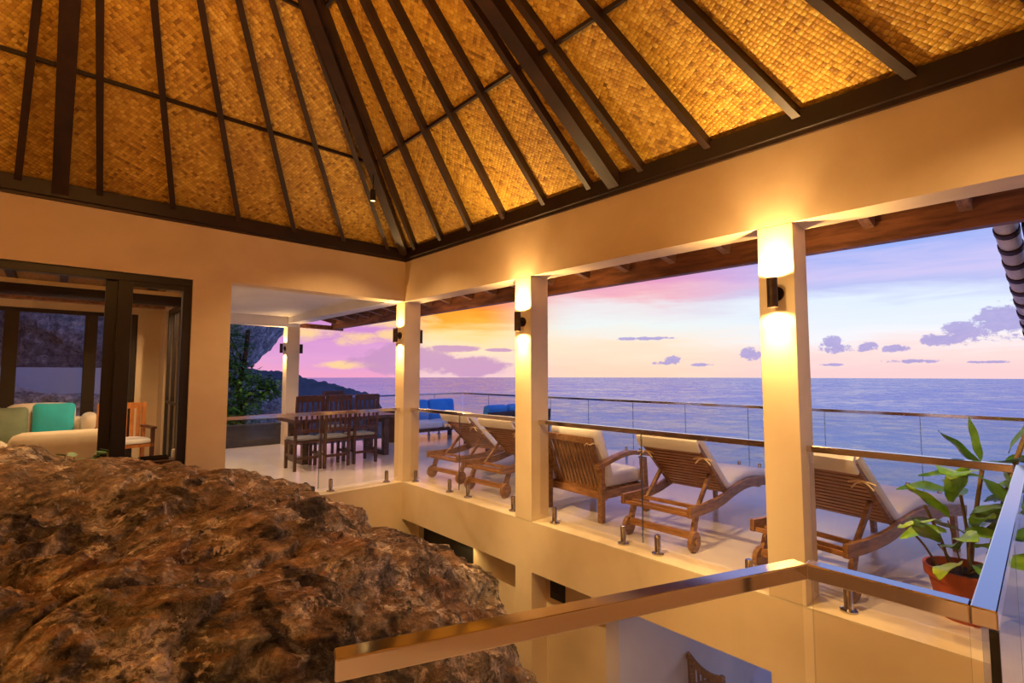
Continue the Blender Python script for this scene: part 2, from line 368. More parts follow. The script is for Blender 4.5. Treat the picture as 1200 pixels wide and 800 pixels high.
    def build(s, name, m, parent=None, smooth=False, bevel=0.0, loc=None):
        me = bpy.data.meshes.new(name); me.from_pydata([tuple(p) for p in s.v], [], s.f); me.validate(); me.update()
        me.materials.append(MATS[m] if isinstance(m, str) else m)
        o = bpy.data.objects.new(name, me); COL.objects.link(o)
        if parent: o.parent = parent
        if loc is not None: o.location = loc
        if smooth:
            me.polygons.foreach_set('use_smooth', [True] * len(me.polygons))
            if smooth != 'all': me.set_sharp_from_angle(angle=R(40))
        if bevel:
            b = o.modifiers.new('bevel', 'BEVEL'); b.width = bevel; b.segments = 2; b.limit_method = 'ANGLE'
        return o
def tag(o, label=None, cat=None, group=None, kind=None):
    if label: o['label'] = label
    if cat: o['category'] = cat
    if group: o['group'] = group
    if kind: o['kind'] = kind
    return o
def empty(name, loc=(0, 0, 0), rz=0.0):
    o = bpy.data.objects.new(name, None); COL.objects.link(o); o.location = loc; o.rotation_euler = (0, 0, rz); o.empty_display_size = .1
    return o
def copy_tree(o, parent=None):
    c = o.copy(); COL.objects.link(c); c.parent = parent
    for ch in list(o.children): copy_tree(ch, c)
    return c
def struct(name, mb, m, label, **kw): return tag(mb.build(name, m, **kw), label, None, None, 'structure')
def T(x, y, z, rx=0, ry=0, rz=0): return Matrix.Translation((x, y, z)) @ Euler((R(rx), R(ry), R(rz))).to_matrix().to_4x4()

# ------------------------------------------------------------------ dimensions (metres)
XS, XO = 3.63, 3.89          # sea wall: inner and outer face
YL, YO = 6.17, 6.41          # left wall: inner and outer face
XW, YN = -3.70, -1.10        # the room's two other walls
ZO, ZT = 2.53, 3.10          # top of the openings, top of the plaster
LOW = -2.75                  # floor of the storey below
CX, CY, ZA = -.035, 2.535, 5.55
ZR = 3.27                    # underside of roof at the wall plate
COLS = [(1.12, 1.35), (3.63, 3.87), (6.17, 6.41)]
WARM = (1.0, .60, .23)

# ------------------------------------------------------------------ structure
struct('wall_right', MB().box(XS, XO, YN, YO, ZO, ZT).box(XS, XO, YN, YO, -.5, -.012), 'plaster', 'cream plaster beam and sill band of the open wall facing the sea')
struct('trim_1', MB().box(XS, XO, .12, YL, -.012, 0), 'sill_stone', 'pale stone sill strip along the open wall facing the sea')
m = MB().box(XW, 1.42, YL, YO, 2.51, ZT).box(1.42, XS, YL, YO, ZO, ZT).box(1.05, 1.42, YL, YO, .0, 2.51).box(XW, -2.9, YL, YO, 0, 2.51).box(XW, XS, YL, YO, LOW, -.012).box(XS, 3.85, YL, YO, LOW, -.5)
struct('wall_left', m, 'plaster', 'cream plaster wall with glazed doors and an opening to the dining terrace')
struct('trim_2', MB().box(1.42, XS, YL, YO, -.012, 0), 'sill_stone', 'pale stone sill strip below the opening to the dining terrace')
struct('wall_back', MB().box(XW - .25, XW, YN - .25, YO, LOW, ZT), 'plaster', 'plaster wall on the hillside')
struct('wall_near', MB().box(XW, XS, YN - .25, YN, LOW, ZT), 'plaster', 'plaster wall behind the gallery')
# dark wall plate under the roof
m = MB()
m.box(XS - .05, XO, YN, YL, ZT + .028, ZR).box(XW, XS - .05, YL - .05, YO, ZT + .028, ZR).box(XW - .2, XW + .05, YN, YL - .05, ZT + .028, ZR).box(XW + .05, XS - .05, YN - .2, YN + .05, ZT + .028, ZR)
struct('trim_3', m, 'dark_timber', 'dark timber wall plate running round the foot of the roof', bevel=.006)
m = MB()
m.box(XS - .022, XO, YN, YL, ZT, ZT + .028).box(XW, XS - .022, YL - .022, YO, ZT, ZT + .028)
struct('trim_4', m, 'rafter_timber', 'thin brown timber bead under the dark wall plate')
# gallery floor where one stands, with the open well beside it
fp = [(XW, YN), (XS, YN), (XS, .12), (1.46, .12), (1.46, .46), (.36, .88), (.1, .55), (XW, .55)]
n = len(fp); m = MB()
m.add([(x, y, 0) for x, y in fp] + [(x, y, -.28) for x, y in fp], [tuple(range(n)), tuple(range(2 * n - 1, n - 1, -1))] + [(i, n + i, n + (i + 1) % n, (i + 1) % n) for i in range(n)])
struct('floor', m, 'polished_floor', 'polished pale gallery floor beside the open well')
struct('floor', MB().box(XO, 8.1, -4, 10.6, -.25, 0).box(1.42, XO, YO, 11.5, -.25, 0).box(XS, XO, YN - 3, .12, -.012, 0), 'polished_floor', 'polished pale terrace floor with soft sheen')
struct('floor', MB().box(XW - .2, 12, -6, 13, LOW - .2, LOW), 'polished_floor', 'floor of the storey below')
# lower storey
m = MB().box(3.85, 4.05, 6.08, 6.6, LOW, -.5).box(3.85, 4.05, 2.88, 4.85, LOW, -.5).box(3.85, 4.05, 4.85, 6.08, -.62 + .0, -.5)
struct('wall_right', m, 'plaster', 'recessed plaster wall of the storey below')
struct('wall_left', MB().box(4.05, 7.4, 3.0, 3.2, LOW, -.26), 'white_paint', 'pale side wall of the lower terrace')
struct('doorway_dark', MB().box(3.93, 3.99, 4.85, 6.08, LOW, -.62), 'black_gap', 'black sheet painted as the dark of an open doorway in the lower wall')  # black sheet painted as the shade inside the open doorway
# roof over the dining terrace and its far beam
m = MB().box(1.42, XO, YO, 11.26, 2.72, 2.8).box(1.42, XO, 11.0, 11.24, 2.51, 2.72).box(XS, XO, YO, 11.0, 2.58, 2.72).box(1.42, XO, YO, YO + .02, ZO, 2.72)
struct('ceiling', m, 'white_paint', 'flat white ceiling over the dining terrace with edge beams')

# woven roof: rafters fan out from the apex
def roof():
    m = MB().cyl((CX, CY, ZA - .42), (CX, CY, ZA + .05), .16, .16, 12)
    root = struct('ceiling', m, 'dark_timber', 'pyramid roof of woven bamboo panels between dark rafters fanning from the apex')
    ap = Vector((CX, CY, ZA)); offs = [0, .28, .87, 1.49, 2.10, 2.72, 3.35]
    hx, hy = XS - CX, YL - CY
    shared = {}
    def piece(name, mb, mt, **kw): return mb.build(name, mt, root, **kw)
    for sl in range(4):
        ax, sg = sl % 2, (1 if sl < 2 else -1)
        half = hx if ax == 0 else hy; oth = hy if ax == 0 else hx
        def P(o, k, dz=0.0):                      # o along the wall, k=0 at the wall plate, 1 at the apex
            w = (CX + sg * half, CY + o) if ax == 0 else (CX + o, CY + sg * half)
            q = Vector((w[0], w[1], ZR)).lerp(ap, k); q.z += dz; return q
        os_ = sorted(set([-o * oth / 3.63 for o in offs] + [o * oth / 3.63 for o in offs] + [-oth, oth]))
        bands = [0, .287, .574, .985] if sg > 0 else [0, .985]
        slope = math.hypot(half, ZA - ZR)
        for a, b in zip(os_[:-1], os_[1:]):
            for k0, k1 in zip(bands[:-1], bands[1:]):
                q = [P(a, k0), P(b, k0), P(b, k1), P(a, k1)]
                if (ax == 0) != (sg > 0): q = q[::-1]
                t = MB(); t.add(q + [p + Vector((0, 0, .02)) for p in q], [(3, 2, 1, 0), (4, 5, 6, 7), (0, 1, 5, 4), (1, 2, 6, 5), (2, 3, 7, 6), (3, 0, 4, 7)])
                o = piece('woven_panel', t, 'bamboo_weave')
                uvl = o.data.uv_layers.new(name='UVMap'); ru, rv = random.random() * 9, random.random() * 9
                rot = R(random.uniform(-9, 9)); cr, sr = math.cos(rot), math.sin(rot)
                for lp in o.data.loops:
                    c = o.data.vertices[lp.vertex_index].co
                    uu = (c.y if ax == 0 else c.x); vv = (c.z - ZR) / (ZA - ZR) * slope
                    uvl.data[lp.index].uv = (uu * cr - vv * sr + ru, uu * sr + vv * cr + rv)
        for o in os_[1:-1]:
            big = abs(o) < .01
            w, h = (.115, .13) if big else (.05, .075)
            p, q = P(o, -.005, -h / 2 - .004), P(o, .97, -h / 2 - .004)
            nrm = Vector((-sg * (ZA - ZR), 0, -half)) if ax == 0 else Vector((0, -sg * (ZA - ZR), -half))
            piece('rafter', MB().bar(p, q, w, h, -nrm), 'rafter_timber')
        for k in (.287, .574) if sg > 0 else ():
            p, q = P(-oth, k, -.02), P(oth, k, -.02)
            piece('purlin', MB().bar(p, q, .025, .03), 'dark_timber')
    for sx in (1, -1):
        for sy in (1, -1):
            c = Vector((CX + sx * hx, CY + sy * hy, ZR))
            d = ap - c; p = c + d * .0 + Vector((0, 0, -.06)); q = c + d * .97 + Vector((0, 0, -.1))
            piece('hip_rafter', MB().bar(p, q, .105, .14), 'rafter_timber')
    return root
roof()

# columns
colnames = ['square cream column beside the potted plant', 'square cream column between the armchair and the paired loungers', 'square cream column where the two open walls meet']
for (y0, y1), lb in zip(COLS, colnames):
    tag(MB().box(XS, XO, y0, y1, 0, ZO).build('column', 'plaster', bevel=.004), lb, 'column')
tag(MB().box(XS, XO, 11.0, 11.24, 0, 2.51).build('column', 'plaster', bevel=.004), 'square white column at the far end of the dining terrace', 'column')
for (y0, y1), lb in zip(COLS[:2], ['column of the storey below under the sill by the lower terrace', 'column of the storey below between the dark doorway and the wall panel']):
    tag(MB().box(XS, 3.85, y0, y1, LOW, -.5).build('column', 'plaster'), lb, 'column')

# ------------------------------------------------------------------ wall sconces (up and down light)
def spot(parent, loc, rot, energy, size, blend=.5, col=WARM, r=.02):
    l = bpy.data.lights.new('lamp_light', 'SPOT'); l.energy = energy; l.spot_size = R(size); l.spot_blend = blend; l.color = col; l.shadow_soft_size = r
    o = bpy.data.objects.new('lamp_light', l); COL.objects.link(o); o.parent = parent; o.location = loc; o.rotation_euler = rot
    return o
SC_UP, SC_DN = 40, 34
def sconce(loc, rz, label, up=1.0, dn=1.0):      # local +x points away from the wall
    r = tag(empty('wall_sconce', loc, rz), label, 'wall lamp')
    MB().cyl((.0, 0, 0), (.014, 0, 0), .05, n=24).build('back_plate', 'bronze', r, smooth=True)
    MB().cyl((.01, 0, 0), (.055, 0, 0), .013, n=12).build('arm', 'bronze', r, smooth=True)
    t = MB(); n = 24; prof = [(.026, -.1), (.0335, -.1), (.0335, .1), (.026, .1), (.026, -.1)]
    t.lathe(prof, n, (.078, 0, 0)); t.build('tube', 'bronze', r, smooth=True)
    for s in (-1, 1):
        MB().cyl((.078, 0, s * .075), (.078, 0, s * .08), .0262, n=16).build('lens', 'glow', r)
    spot(r, (.078, 0, .098), (PI, 0, 0), SC_UP * up, 160, .5)
    spot(r, (.078, 0, .1), (PI, 0, 0), SC_UP * up * 1.0, 64, .9)
    spot(r, (.078, 0, -.098), (0, 0, 0), SC_DN * dn * .45, 150, .6)
    spot(r, (.078, 0, -.1), (0, 0, 0), SC_DN * dn * 1.3, 76, .9)
    return r
sconce((XS, 1.235, 2.05), PI, 'bronze up-and-down wall lamp on the inner face of the column by the plant')
sconce((XS, 3.75, 2.05), PI, 'bronze up-and-down wall lamp on the inner face of the middle column')
sconce((XS, 6.29, 2.05), PI, 'bronze up-and-down wall lamp on the corner column by the dining terrace', .35, .8)
sconce((XS, 11.12, 2.05), PI, 'bronze up-and-down wall lamp on the far dining terrace column', .3, .6)
sconce((XO, 6.29, 2.05), 0, 'bronze up-and-down wall lamp on the seaward face of the corner column', .3, .6)
sconce((XO, 11.12, 2.05), 0, 'bronze up-and-down wall lamp on the seaward face of the far column', .2, .3)
sconce((XO, 3.75, 2.05), 0, 'bronze up-and-down wall lamp on the seaward face of the middle column', .3, .6)
sconce((XO, 1.235, 2.05), 0, 'bronze up-and-down wall lamp on the seaward face of the column by the plant', .3, .6)
for y, w in ((-.2, 'end'), (2.5, 'middle'), (5.2, 'far')):  # unseen lamps on the hillside wall, added for warm bounce light
    sconce((XW, y, 2.05), 0, 'added off-camera bronze wall lamp at the %s of the hillside wall' % w)
for x, w in ((-2.4, 'far'),):  # likewise an unseen lamp added for warm bounce
    sconce((x, YN, 2.05), PI / 2, 'added off-camera bronze wall lamp at the %s of the gallery wall' % w)

# hip rafter spotlights; all but the corner one are unseen, added for warm light
def hip_spot(loc, aim, label, e):
    r = tag(empty('spotlight', loc), label, 'spotlight')
    MB().cyl((0, 0, .0), (0, 0, .2), .008, n=8).build('stem', 'black_plastic', r)
    MB().lathe([(.0, .0), (.03, .0), (.032, -.03), (.034, -.13), (.03, -.13), (.028, -.115), (0, -.115)], 20).build('housing', 'black_plastic', r, smooth=True)
    MB().cyl((0, 0, -.118), (0, 0, -.122), .027, n=16).build('lens', 'glow', r)
    d = Vector((0, 0, -1)); q = d.to_track_quat('-Z', 'Y')
    spot(r, (0, 0, -.15), q.to_euler(), e, 120, .6, (1, .62, .26), .03)
hk = .285
for sx, sy, nm in ((1, 1, 'over the corner of the two open walls'), (-1, 1, 'over the glazed doors, added off camera'), (1, -1, 'over the sea end of the gallery, added off camera'), (-1, -1, 'over the hillside end of the gallery, added off camera')):
    x, y, z = CX + sx * (XS - CX) * (1 - hk), CY + sy * (YL - CY) * (1 - hk), ZR + (ZA - ZR) * hk - .32
    hip_spot((x, y, z), (-sx * .3, -sy * .3, -1), 'small black spotlight on a hip rafter ' + nm, 70)

# unseen spotlights added round the king post to brighten the sill and terrace edge
def added_spot(loc, target, label, e, dy):
    r = tag(empty('spotlight', loc), label, 'spotlight')
    q = (Vector(target) - Vector(loc)).to_track_quat('-Z', 'Y'); M = q.to_matrix().to_4x4()
    MB().cyl((0, 0, 0), (-.2, -dy * .75, .3), .008, n=8).build('arm', 'black_plastic', r)
    t = MB().lathe([(0, .09), (.03, .09), (.04, .07), (.042, -.06), (.036, -.06), (.034, -.045), (0, -.045)], 20); t.v = [tuple(M @ Vector(p)) for p in t.v]; t.build('housing', 'black_plastic', r, smooth=True)
    l = MB().cyl((0, 0, -.048), (0, 0, -.052), .033, n=16); l.v = [tuple(M @ Vector(p)) for p in l.v]; l.build('lens', 'glow', r)
    spot(r, M @ Vector((0, 0, -.075)), q.to_euler(), e, 34, .6, (1, .66, .28), .03)
for dy, ty, w in ((-.3, .75, 'towards the potted plant'), (0, 2.6, 'towards the armchair'), (.3, 4.9, 'towards the paired loungers')):
    added_spot((CX + .3, CY + dy, 4.9), (3.85, ty, .1), 'off-camera black spotlight added under the apex of the roof aimed ' + w, 460, dy)

# unseen glowing globe added under the apex as warm room fill
def fill_globe():
    r = tag(empty('added_pendant', (CX, CY, 3.75)), 'unseen glowing globe added as warm fill under the apex of the roof', 'lamp')
    MB().cyl((0, 0, .27), (0, 0, ZA - 3.75 - .4), .006, n=6).build('cord', 'black_plastic', r)
    mb = MB().lathe([(.28 * math.sin(PI * k / 16), -.28 * math.cos(PI * k / 16)) for k in range(17)], 28)
    mb.build('globe', 'fill_globe', r, smooth='all')
    MB().lathe([(.05, .27), (.05, .3), (0, .3)], 16).build('cap', 'bronze', r)
fill_globe()

# ------------------------------------------------------------------ glass railings
def spigot(parent, p):
    t = MB().lathe([(0, .0), (.05, .0), (.05, .012), (.03, .018), (.026, .03), (.026, .15), (.02, .158), (0, .158)], 16)
    o = t.build('spigot', 'steel_dull', parent, smooth=True, loc=p); return o
SPIG = None
def railing(a, b, cuts, spig, label, zb=.06, ztop=1.02, w=.046, h=.042, base=0.0, handrail='steel', name='glass_railing'):
    global SPIG
    a, b = Vector((a[0], a[1], 0)), Vector((b[0], b[1], 0)); d = (b - a); L = d.length; d.normalize(); nrm = Vector((-d.y, d.x, 0))
    r = tag(empty(name, (a.x, a.y, base), math.atan2(d.y, d.x)), label, 'railing')
    MB().box(0, L, -w / 2, w / 2, ztop - h, ztop).build('handrail', handrail, r, bevel=.003)
    pts = [0] + cuts + [L]
    for i in range(len(pts) - 1):
        MB().box(pts[i] + (.004 if i else .01), pts[i + 1] - .004, -.006, .006, zb, ztop - h).build('glass_panel', 'glass', r)
    for c_ in cuts: MB().box(c_ - .0035, c_ + .0035, -.0065, .0065, zb, ztop - h).build('glass_joint', 'glass_edge', r)
    for s in spig:
        if SPIG is None: SPIG = spigot(r, (s, 0, 0))
        else:
            c = SPIG.copy(); COL.objects.link(c); c.parent = r; c.location = (s, 0, 0)
    return r
XM, YM = 3.76, 6.29
railing((XM, YL), (XM, 3.87), [1.14], [.13, .94, 1.32, 2.13], 'glass railing with steel spigots between the corner column and the middle column')
railing((XM, 3.63), (XM, 1.35), [1.22], [.2, 1.02, 1.36, 2.1], 'glass railing with steel spigots behind the armchair')
railing((XM, 1.12), (XM, .14), [], [.2], 'glass railing with steel spigots in front of the potted plant')
railing((1.42, YM), (XS, YM), [1.08], [.2, .92, 1.24, 2.03], 'glass railing with steel spigots across the opening to the dining terrace')
railing((1.419, .11), (XM, .11), [1.1], [], 'steel topped glass railing along the gallery beside the well', w=.042, h=.038)
railing((1.44, .44), (1.44, .131), [], [], 'short steel topped glass railing turning the corner of the well', w=.042, h=.038, zb=-.2)
railing((.375, .855), (1.428, .452), [], [], 'steel topped glass railing set askew in front of the boulder', w=.042, h=.038, zb=-.2)
ys = [10.35 - 1.03 * i for i in range(14)]
sp = []
for i in range(1, 14): sp += [1.03 * i - .15, 1.03 * i + .15]
railing((7.85, 10.35), (7.85, -3.9), [1.03 * i for i in range(1, 14)], sp, 'long glass railing along the sea edge of the terrace')
railing((XO + .1, 10.4), (7.85, 10.4), [1.0, 2.0, 3.0], [.85, 1.15, 1.85, 2.15, 2.85, 3.15], 'glass railing closing the far end of the terrace')
railing((7.8, 9), (7.8, -3), [1.5 * i for i in range(1, 8)], [1.5 * i - .2 for i in range(1, 8)] + [3.0 + 2.87], 'glass railing at the sea edge of the lower terrace', base=LOW)

for o in [c for c in COL.objects if c.name.startswith('glass_railing') and 'along the gallery' in c['label']]:
    MB().box(.0, .016, -.021, -.006, -.2, .98).build('corner_channel', 'black_plastic', o)
# ------------------------------------------------------------------ eave over the terrace
def eave():
    r = tag(empty('eave_roof', (XO, 0, 2.5)), 'brown timber eave with short rafters and a deep fascia beam over the terrace', 'eave')
    X = lambda x: x - XO
    MB().box(X(4.7), X(4.8), -.1, 11.3, .03, .36).build('fascia_beam', 'eave_timber', r, bevel=.006)
    MB().add([(0, -1.4, .66), (X(5.1), -.1, .36), (X(5.1), 11.35, .36), (0, 11.35, .66), (0, -1.4, .7), (X(5.1), -.1, .4), (X(5.1), 11.35, .4), (0, 11.35, .7)],
             [(3, 2, 1, 0), (4, 5, 6, 7), (0, 1, 5, 4), (1, 2, 6, 5), (2, 3, 7, 6), (3, 0, 4, 7)]).build('roof_deck', 'eave_timber', r)
    MB().bar((.02, 11.22, .08), (X(4.95), 11.22, .06), .06, .1).build('barge_board', 'eave_timber', r)
    ref = None
    for k in range(20):
        y = .33 + .565 * k
        if y > 11.1: break
        if ref is None: ref = MB().bar((0, 0, .37), (X(4.69), 0, .2), .075, .11).build('rafter', 'teak', r, bevel=.004)
        else: ref = ref.copy(); COL.objects.link(ref); ref.parent = r
        ref.location = (0, y, 0)
eave()
# neighbouring tiled roof edge seen at the right
def tile_roof():
    r = tag(empty('tiled_roof', (4.86, .16, 2.66)), 'roof edge of pale barrel tiles beside the fascia beam', 'roof')
    sl = -.36; L = 2.2
    MB().add([(0, -.1, -.06), (L, -.2, -.06 + sl * L), (L, -3, -.06 + sl * L), (0, -3, -.06)] + [(0, -.1, -.02), (L, -.2, -.02 + sl * L), (L, -3, -.02 + sl * L), (0, -3, -.02)],
             [(0, 1, 2, 3), (7, 6, 5, 4), (0, 4, 5, 1), (1, 5, 6, 2), (2, 6, 7, 3), (3, 7, 4, 0)]).build('roof_deck', 'tile_dark', r)
    MB().bar((0, -.12, -.1), (L, -.22, -.1 + sl * L), .05, .1).build('rafter', 'dark_timber', r)
    for k in range(9):
        x = .08 + k * .23; y = .0 - .1 * x / L
        z = sl * x; dz = sl * .23
        MB().cyl((x, y, z + .02), (x + .185, y - .009, z + dz * .8 + .02), .072, .066, 18).build('barrel_tile', 'tile_white', r, smooth=True)
        MB().cyl((x + .18, y - .009, z + dz * .79 + .012), (x + .235, y - .011, z + dz + .012), .074, .074, 18).build('tile_lip', 'tile_dark', r, smooth=True)
tile_roof()

# ------------------------------------------------------------------ boulder in the well
def interp(xs, ys, x):
    if x <= xs[0]: return ys[0]
    for a, b, p, q in zip(xs[:-1], xs[1:], ys[:-1], ys[1:]):
        if x <= b: return p + (q - p) * (x - a) / (b - a)
    return ys[-1]
# plan outline (around the centre) and heights of the top, all in metres
RC = (-.3, 3.75)
RPLAN = [(0, 3.05), (15, 2.75), (30, 2.5), (50, 2.45), (70, 2.25), (95, 2.1), (130, 2.5), (165, 2.9), (200, 2.9), (225, 1.9), (250, 1.55), (275, 1.42), (300, 1.75), (318, 2.7), (335, 3.35), (348, 3.3), (360, 3.05)]
RTOP = [(-2.6, 5.2, .90), (-1.4, 5.4, .95), (-.29, 5.2, .93), (.4, 4.9, .80), (1.0, 4.35, .72), (1.35, 4.0, .62), (1.6, 4.3, .40), (1.9, 3.7, .22), (2.25, 3.35, .06), (2.5, 2.85, -.15), (2.6, 2.4, -.5), (2.85, 2.6, -.7), (2.4, 2.0, -.75), (1.85, 1.95, -.3),
        (1.3, 2.9, .46), (.9, 2.5, .42), (.3, 3.1, .66), (-.3, 3.6, .76), (-.9, 3.0, .66), (.0, 2.6, .6), (-1.6, 2.8, .62), (-2.5, 3.5, .85), (.9, 3.4, .62), (1.8, 3.0, .26), (1.6, 2.3, .1), (0.6, 4.2, .74)]
def rock_mesh(name, mt, centre, plan, top, low, nth, nr, ns, amp, seed, smooth_p=2.6):
    def toph(x, y):
        sw = sz = 0
        for a, b, c in top:
            w = 1.0 / ((x - a) ** 2 + (y - b) ** 2 + .02) ** (smooth_p / 2)
            sw += w; sz += w * c
        return sz / sw
    pa, pr = zip(*plan); vs = []; rows = nr + ns
    for j in range(1, rows + 1):
        for i in range(nth):
            th = 360.0 * i / nth; rad = interp(pa, pr, th); c, s = math.cos(R(th)), math.sin(R(th))
            if j <= nr:
                k = (j / nr) ** .9 * .93; x, y = centre[0] + rad * k * c, centre[1] + rad * k * s
                e = (j / nr); z = toph(x, y) - .16 * max(0, e - .72) ** 2 / .078
            else:
                g = (j - nr) / ns; k = .93 + .09 * math.sin(g * 1.9) - .02 * g
                x, y = centre[0] + rad * .93 * c, centre[1] + rad * .93 * s; zt = toph(x, y) - .16
                z = zt + (low - zt) * g ** 1.15; x, y = centre[0] + rad * k * c, centre[1] + rad * k * s
            vs.append(Vector((x, y, z)))
    vs.append(Vector((centre[0], centre[1], toph(*centre))))
    out = []
    sd = Vector((seed, seed * 2.3, -seed))
    for v in vs:
        p = v + sd
        d = Vector((noise.noise(p * .9), noise.noise(p * .9 + Vector((9, 1, 4))), noise.noise(p * .9 + Vector((3, 7, 2))))) * .20
        r = abs(noise.noise(p * 2.1 + Vector((5, 5, 5)))) * .5 - .12
        f1 = noise.fractal(p * 3.2, 1.0, 2.1, 6)
        f2 = noise.fractal(p * 11, .9, 2.1, 4)
        cell = noise.voronoi(p * 1.7, distance_metric='DISTANCE')[0]
        crack = -.05 * math.exp(-((cell[1] - cell[0]) / .05) ** 2) * max(0, noise.noise(p * .8) * 2 + .5)
        n = Vector((v.x - centre[0], v.y - centre[1], .9)).normalized()
        wp = p + Vector((noise.noise(p * 2.5), noise.noise(p * 2.5 + Vector((4, 4, 4))), noise.noise(p * 2.5 - Vector((4, 4, 4))))) * .35
        for sc_, am_ in ((1.1, .15), (2.6, .075), (6.0, .03)):
            dd, pp = noise.voronoi(wp * sc_, distance_metric='DISTANCE'); h_ = pp[0].x * 12.9 + pp[0].y * 78.2 + pp[0].z * 37.7
            crack += am_ * ((math.sin(h_) * 43758.5) % 1.0 - .5) * min(1.0, (dd[1] - dd[0]) / .12)
        f1 = 1.3 * f1 - .8 * abs(noise.fractal(p * 2.3 + Vector((2, 8, 1)), .9, 2.2, 6)); f2 = f2 * 1.5 + .45 * noise.fractal(p * 30, .9, 2.0, 3)
        out.append(v + (d * .8 + n * (-.14 * r + .055 * f1 + .02 * f2 + crack)) * amp)
    fs = [(nth * rows, i, (i + 1) % nth) for i in range(nth)]
    fs += [(j * nth + i, (j + 1) * nth + i, (j + 1) * nth + (i + 1) % nth, j * nth + (i + 1) % nth) for j in range(rows - 1) for i in range(nth)]
    m = MB(); m.v = out; m.f = fs
    return m.build(name, mt, smooth='all')
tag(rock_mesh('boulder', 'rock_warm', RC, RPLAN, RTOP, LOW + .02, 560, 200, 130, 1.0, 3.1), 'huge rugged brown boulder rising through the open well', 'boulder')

# ------------------------------------------------------------------ sun loungers
def smoothpath(pts, n=5):
    out = []
    for i in range(len(pts) - 1):
        p0, p1, p2, p3 = pts[max(i - 1, 0)], pts[i], pts[i + 1], pts[min(i + 2, len(pts) - 1)]
        for k in range(n):
            t = k / n
            out.append(tuple(.5 * (2 * b + (c - a) * t + (2 * a - 5 * b + 4 * c - d) * t * t + (3 * b - a - 3 * c + d) * t ** 3) for a, b, c, d in zip(p0, p1, p2, p3)))
    out.append(pts[-1]); return out
def make_lounger(back_top=(.26, .87)):
    r = empty('sun_lounger'); W = .33
    rail = smoothpath([(0, .34), (.3, .33), (.6, .345), (.9, .395), (1.2, .415), (1.6, .38), (2.0, .33)], 5)
    for s in (-1, 1):
        MB().sweep(rail, s * W - .0175, s * W + .0175, -.045, .045).build('side_rail', 'teak', r, bevel=.004)
        MB().bar((.17, s * W * .93, .3), (.09, s * W * .93, .1), .03, .06, (1, 0, 0)).build('leg', 'teak', r)
        MB().bar((1.82, s * W * .93, .33), (1.86, s * W * .93, 0), .035, .06, (1, 0, 0)).build('leg', 'teak', r)
        w = MB().cyl((.09, s * W * .98 - .02, .085), (.09, s * W * .98 + .02, .085), .085, n=28).build('wheel', 'teak', r, smooth=True, bevel=.006)
        MB().cyl((.09, s * W * .98 + s * .018, .085), (.09, s * W * .98 + s * .034, .085), .028, n=14).build('hub', 'teak', w, smooth=True)
    MB().bar((.09, -W * .9, .13), (.09, W * .9, .13), .035, .055).build('axle_beam', 'teak_cross', r)
    for x, z in ((.03, .31), (.14, .305)): MB().bar((x, -W, z), (x, W, z), .022, .03).build('cross_bar', 'teak_cross', r)
    for x in (1.0, 1.25, 1.5, 1.75): MB().bar((x, -W, .40 - .06 * (x > 1.4)), (x, W, .40 - .06 * (x > 1.4)), .06, .02).build('seat_slat', 'teak_cross', r)
    MB().bar((1.9, -W, .33), (1.9, W, .33), .03, .07).build('cross_bar', 'teak_cross', r)
    # back rest
    h, t = Vector((.80, 0, .375)), Vector((back_top[0], 0, back_top[1])); d = t - h
    nrm = Vector((-d.z, 0, d.x)).normalized()         # towards the back (away from the lying side)
    if nrm.z > 0: nrm = -nrm
    bk = MB()
    for s in (-1, 1): bk.bar(h + Vector((0, s * .285, 0)), t + Vector((0, s * .285, 0)), .035, .03, (d.z, 0, -d.x))
    frame = bk.build('back_frame', 'teak', r)
    ref = None
    for k in range(15):
        c = h + d * (.035 + k * .0665)
        if ref is None: ref = MB().bar((0, -.27, 0), (0, .27, 0), .034, .014, (d.z, 0, -d.x)).build('slat', 'teak_cross', frame)
        else: ref = ref.copy(); COL.objects.link(ref); ref.parent = frame
        ref.location = c
    for s in (-1, 1):
        MB().bar(h + d * .42 + Vector((-.0, s * .245, 0)) + nrm * .02, (.3, s * .255, .32), .028, .035, (1, 0, 0)).build('support_strut', 'teak', r)
    MB().bar((.3, -W, .315), (.3, W, .315), .03, .03).build('cross_bar', 'teak_cross', r)
    # mattress wraps over the top of the back rest
    off = -nrm * .05
    top = t + d.normalized() * .03 + off
    path = [(top.x, top.z)] + [((t + off).lerp(h + off, k / 5.0).x, (t + off).lerp(h + off, k / 5.0).z) for k in range(1, 5)]
    path += [(.84, .425), (.98, .462), (1.2, .49), (1.45, .472), (1.7, .432), (2.0, .39)]
    mt = MB().sweep(smoothpath(path, 4), -.315, .315, -.045, .045, .035).build('mattress', 'cushion_white', r, smooth=True)
    hood = t + d.normalized() * .012 + nrm * .004
    MB().sweep([((hood + d.normalized() * .05 + off * .9).x, (hood + d.normalized() * .05 + off * .9).z), ((hood + d.normalized() * .042).x, (hood + d.normalized() * .042).z), ((hood + nrm * .02).x, (hood + nrm * .02).z), ((hood + nrm * .028 - d * .09).x, (hood + nrm * .028 - d * .09).z)], -.305, .305, -.012, .012).build('hood', 'cushion_white', mt, smooth=True)
    for s in (-1, 1):
        p = t - d * .2 + Vector((0, s * .29, 0)) + nrm * .03
        q = MB()
        for a in (-40, 10, 170, 215): q.tube([p, p + Vector((0, math.cos(R(a)) * .05, math.sin(R(a)) * .02)) + nrm * .01, p + Vector((0, math.cos(R(a)) * .09, math.sin(R(a)) * .05 - .02)) + nrm * .006], .006, 5)
        q.build('tie', 'rope', mt)
    return r
lg = make_lounger()
def place(o, loc, rz, label, cat, group=None):
    o.location = loc; o.rotation_euler = (0, 0, R(rz)); tag(o, label, cat, group); return o
